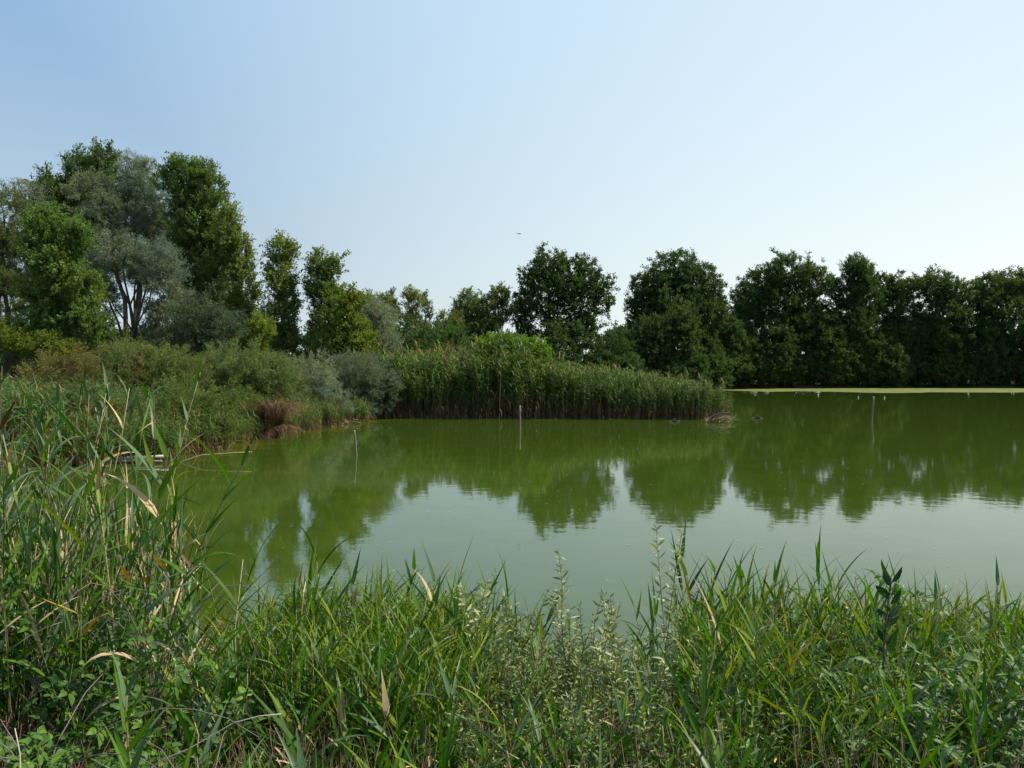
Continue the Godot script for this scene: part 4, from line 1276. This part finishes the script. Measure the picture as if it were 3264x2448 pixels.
func near_specials() -> void:
	bramble("bramble climbing into the tall reeds at the left edge", Vector3(-2.75, 0, -4.7), 0.75, 1.98, 501, 560)
	bramble("bramble below the tall reeds, reaching towards the open water", Vector3(-2.0, 0, -4.6), 0.6, 1.85, 502, 460)
	bramble("bramble filling the lower left corner", Vector3(-2.2, 0, -3.8), 0.8, 1.5, 503, 640)
	bramble("bramble right of the one in the lower left corner, with the dark bare cane", Vector3(-1.35, 0, -3.6), 0.7, 1.38, 504, 520)
	bramble("low bramble beneath the reeds left of the middle", Vector3(-0.75, 0, -3.5), 0.5, 1.3, 505, 300)
	# the leaning reed with the brown plume
	var o := thing("reed_plant", "slender reed leaning right over the water with a brown drooping plume", "reed", Vector3(-2.15, ground_y(-2.15, -4.7) - 0.03, -4.7))
	var h := 2.78 - o.position.y
	var pts := reed(o, 601, h, Vector3(0.72, 0, 0.1), 18, 0.42, 0.034, {"blade_mid": 4.0, "blade_deep": 2.0, "blade_straw": 1.0, "blade_blue": 2.0}, 0.1, 0.22, "stem_purple", 0.05)
	plume(o, pts[8], Vector3(0.23, 0.02, 0.03), 602)
	o = thing("reed_plant", "upright reed with broad hanging blue-green blades and a torn straw-coloured top", "reed", Vector3(-2.12, ground_y(-2.12, -4.55) - 0.03, -4.55))
	h = 2.75 - o.position.y
	reed(o, 611, h, Vector3(0.22, 0, 0), 18, 0.40, 0.046, {"blade_blue": 4.0, "blade_mid": 1.0, "blade_straw": 1.4, "blade_gold": 0.4}, 0.05, 0.3, "stem_purple", 0.1)
	o = thing("reed_plant", "tallest reed at the left edge with a dark purple stem", "reed", Vector3(-2.78, ground_y(-2.78, -4.5) - 0.03, -4.5))
	reed(o, 621, 3.2 - o.position.y, Vector3(-0.02, 0, 0), 10, 0.36, 0.03, BLUES, 0.3, 0.4, "stem_purple")
	o = thing("reed_plant", "reed with golden yellowing blades inside the left stand", "reed", Vector3(-2.45, ground_y(-2.45, -4.6) - 0.03, -4.6))
	reed(o, 631, 2.55 - o.position.y, Vector3(0.1, 0, 0.05), 11, 0.44, 0.036, {"blade_gold": 2.0, "blade_yellow": 2.0, "blade_deep": 2.0, "blade_mid": 2.0}, 0.6, 0.4)
	o = thing("reed_plant", "low reed fanning out its narrow blades to the right over the water", "reed", Vector3(-1.85, ground_y(-1.85, -4.7) - 0.03, -4.7))
	reed(o, 641, 2.1 - o.position.y, Vector3(0.42, 0, 0.1), 16, 0.44, 0.03, {"blade_deep": 3.0, "blade_mid": 3.0, "blade_blue": 1.0}, 0.4, 0.35, "stem_green", 0.0)
	o = thing("reed_plant", "single reed with long curled blades standing in the brambles at the lower left", "reed", Vector3(-1.68, ground_y(-1.68, -3.6) - 0.03, -3.6))
	reed(o, 651, 1.78 - o.position.y, Vector3(-0.02, 0, 0), 8, 0.42, 0.034, {"blade_mid": 2.0, "blade_blue": 3.0}, 0.85, 0.45)
	# dried reed and bare twigs at the gap
	o = thing("dry_reed", "dried brown reed with a star of straw blades against the water", "reed", Vector3(-1.45, ground_y(-1.45, -5.6) - 0.03, -5.6))
	pts = reed(o, 661, 1.78 - o.position.y, Vector3(0.02, 0, 0), 9, 0.26, 0.012, {"blade_straw": 2.0, "blade_rust": 2.0}, 0.3, 0.6, "stem_straw")
	for v in [["tall thin pale bare twig in front of the water, left of the dried reed", Vector3(-1.72, 0, -5.3), Vector3(-0.02, 1.95, 0), 0.06], ["short pale twig leaning left beside the tall bare twig", Vector3(-1.75, 0, -5.0), Vector3(-0.35, 1.6, 0.0), -0.03], ["thin arched straw-coloured twig at the foot of the dried reed", Vector3(-1.5, 0, -5.2), Vector3(-0.5, 1.45, 0.1), 0.12]]:
		var at: Vector3 = v[1]
		at.y = ground_y(at.x, at.z)
		o = thing("bare_twig", v[0], "twig", at)
		var e: Vector3 = v[2] - Vector3(0, at.y, 0)
		var st := begin()
		tube(st, [Vector3.ZERO, e * 0.35 + Vector3(-v[3], 0, 0), e * 0.7 + Vector3(-v[3], 0, 0), e], 0.0045, 0.002, 5)
		part("twig", done(st), M.twig_pale, o)
	# tall willow shoots standing out against the water
	for v in [["tallest willow shoot, silvery and open, right of the middle", Vector3(1.1, 0, -6.0), 2.0, 0.13, 6], ["tall bushy willow shoot with yellowing leaves in the middle", Vector3(0.4, 0, -6.0), 1.84, -0.08, 3], ["willow shoot at the left end of the willow thicket", Vector3(-0.17, 0, -5.9), 1.62, -0.2, 3], ["willow shoot between the two tall ones", Vector3(0.66, 0, -5.8), 1.55, 0.03, 4], ["slim willow shoot before the dense reeds on the right", Vector3(2.45, 0, -6.0), 1.66, 0.05, 1]]:
		var at: Vector3 = v[1]
		at.y = ground_y(at.x, at.z) - 0.03
		o = thing("willow_shoot", v[0], "willow shoot", at)
		shoot(o, 700 + int(at.x * 100.0), v[2] - at.y, Vector3(v[3], 0, 0), 110, 0.085, Color(0.28, 0.31, 0.17), v[4])
	# dark sapling
	var sp := Vector3(2.24, 0, -4.9)
	sp.y = ground_y(sp.x, sp.z)
	o = thing("dark_sapling", "young plant with large dark glossy leaves standing out against the water", "sapling", sp)
	var H := 1.93 - sp.y
	var ss := begin()
	tube(ss, [Vector3.ZERO, Vector3(-0.02, H * 0.4, 0), Vector3(-0.01, H * 0.75, 0), Vector3(0.03, H, 0)], 0.008, 0.004, 6)
	part("stem", done(ss), M.stem_purple, o)
	var ov := begin()
	oval(ov, Transform3D(), 0.125, 0.048, 0.35, 0.2)
	var leafm := done(ov)
	var r := rng(88)
	for i in 20:
		var t := lerpf(1.0 - 0.5 / H, 1.0, i / 19.0)
		var a := i * 2.45 + 0.4
		var out := Vector3(cos(a), lerpf(0.35, 1.2, t), sin(a) * 0.6).normalized()
		part("leaf", leafm, M.dark_leaf, o, Transform3D(aim(out, r.randf_range(0, TAU)).scaled_local(Vector3.ONE * r.randf_range(0.75, 1.1)), Vector3(lerpf(-0.02, 0.03, t), H * t, 0)))
	shrub()
	arching_cane()


func plume(root: Node3D, at: Vector3, reach: Vector3, s: int) -> void:
	var r := rng(s)
	var st := begin()
	var pts := []
	for i in 6:
		var t := i / 5.0
		pts.append(at + reach * t + Vector3(0, 0.09 * t * (1.0 - t) * 2.0 + 0.06 * t, 0))
	tube(st, pts, 0.002, 0.001, 4)
	for i in 110:
		var t := r.randf_range(0.08, 1.0) * 5.0
		var i0 := mini(int(t), 4)
		var p: Vector3 = (pts[i0] as Vector3).lerp(pts[i0 + 1], t - i0)
		var q := Basis(Vector3.UP, r.randf_range(-1.1, 1.1)) * Basis(Vector3(0, 0, 1), r.randf_range(-0.7, 0.4))
		strip(st, Transform3D(q, p), r.randf_range(0.05, 0.1), 0.0035, 4, r.randf_range(0.5, 1.5), 1.0, 0.5, 0.2)
	part("plume", done(st), M.plume, root)


func shrub() -> void:
	var at := Vector3(2.62, 0, -4.7)
	at.y = ground_y(at.x, at.z)
	var o := thing("leafy_shrub", "spreading shrub with pale-sheened lance leaves at the right edge of the near bank", "shrub", at)
	var ov := begin()
	oval(ov, Transform3D(), 0.085, 0.026, 0.3, 0.35)
	var leafm := done(ov)
	var r := rng(95)
	var buf := PackedFloat32Array()
	var n := 0
	for b in 84:
		var a := r.randf_range(0, TAU)
		var d := Vector3(cos(a), 0, sin(a))
		var reach := r.randf_range(0.25, 1.05)
		var hh := r.randf_range(0.55, 1.0) * (1.68 - at.y) * sqrt(maxf(0.1, 1.0 - reach * reach * 0.55))
		var p0 := Vector3(r.randf_range(-0.3, 0.3), 0, r.randf_range(-0.3, 0.3))
		var e := Vector3(d.x * reach, hh, d.z * reach)
		var pts := [p0, p0.lerp(e, 0.45) + Vector3(0, hh * 0.22, 0), p0.lerp(e, 0.8) + Vector3(0, hh * 0.12, 0), e]
		var st := begin()
		tube(st, pts, 0.005, 0.002, 5)
		if b < 26:
			part("branch", done(st), M.cane, o)
		for i in 22:
			var t := r.randf_range(0.3, 1.0) * 3.0
			var i0 := mini(int(t), 2)
			var p: Vector3 = (pts[i0] as Vector3).lerp(pts[i0 + 1], t - i0)
			var dd: Vector3 = (pts[i0 + 1] - pts[i0]).normalized()
			var sd := dd.cross(Vector3.UP).normalized() * (1 if i % 2 else -1)
			var out := (dd * 0.7 + sd * 0.8 + dir_any(r) * 0.9).normalized()
			var up := (Vector3.UP + dir_any(r) * 0.5).normalized()
			var x := out.cross(up).normalized()
			var q := Basis(x, out, x.cross(out)).scaled_local(Vector3.ONE * r.randf_range(0.7, 1.2))
			if b % 7 == 3 and n < 190 and e.z > -0.2:
				part("leaf", leafm, M.shrub_leaf, o, Transform3D(q, p))
				n += 1
			else:
				var v := r.randf_range(0.7, 1.25)
				put(buf, q, p, Color(v, v, v))
	copies("foliage", leafm, M.shrub_leaf, buf, o)


func arching_cane() -> void:
	var at := Vector3(3.5, 0, -5.2)
	at.y = ground_y(at.x, at.z)
	var o := thing("bramble_cane", "long thin bramble cane arching left over the shrub towards the dark sapling", "bramble", at)
	var pts := [Vector3(0, 0, 0), Vector3(-0.1, 0.8, 0), Vector3(-0.45, 1.08 , 0), Vector3(-0.85, 1.32, 0), Vector3(-1.22, 1.53, 0)]
	var st := begin()
	tube(st, pts, 0.004, 0.0015, 5)
	part("cane", done(st), M.stem_purple, o)
	var r := rng(97)
	for i in 16:
		var t := lerpf(1.0, 4.0, i / 15.0)
		var i0 := mini(int(t), 3)
		var p: Vector3 = (pts[i0] as Vector3).lerp(pts[i0 + 1], t - i0)
		var up := (Vector3.UP * 0.9 + dir_any(r) * 0.7).normalized()
		var y := up.cross(dir_any(r)).normalized()
		part("leaf", sprays.bramble, M.bramble_young if i % 3 == 0 else M.bramble_leaf, o, Transform3D(Basis(y.cross(up).normalized(), y, up).scaled_local(Vector3.ONE * r.randf_range(0.7, 1.0)), p))
	for v in [["dark bare bramble cane slanting up across the lower left", Vector3(-1.75, 1.0, -3.25), Vector3(0.75, 0.5, 0.05), "cane"], ["grey dry cane leaning left at the lower left corner", Vector3(-1.95, 0.95, -3.3), Vector3(-0.12, 0.75, -0.1), "twig_pale"], ["grey-brown cane slanting down right under the short reeds", Vector3(-1.15, 1.5, -3.4), Vector3(0.55, -0.3, 0.05), "cane"], ["pale dry cane lying across the brambles left of the short reeds", Vector3(-1.75, 1.25, -3.9), Vector3(0.65, 0.3, 0.0), "twig_pale"]]:
		var q := thing("dry_cane", v[0], "cane", v[1])
		var e: Vector3 = v[2]
		var s2 := begin()
		var cp := []
		for i in 9:
			var t := i / 8.0
			cp.append(e * lerpf(-0.4, 1.0, t) + Vector3(0, 0.10 * sin(t * PI) - 0.12 * (1.0 - t), 0) + Vector3(noise.get_noise_2d(t * 4.0, e.x * 9.0), noise.get_noise_2d(t * 4.0, e.y * 9.0), 0) * 0.02)
		tube(s2, cp, 0.0042, 0.0022, 6)
		part("cane", done(s2), M[v[3]], q)
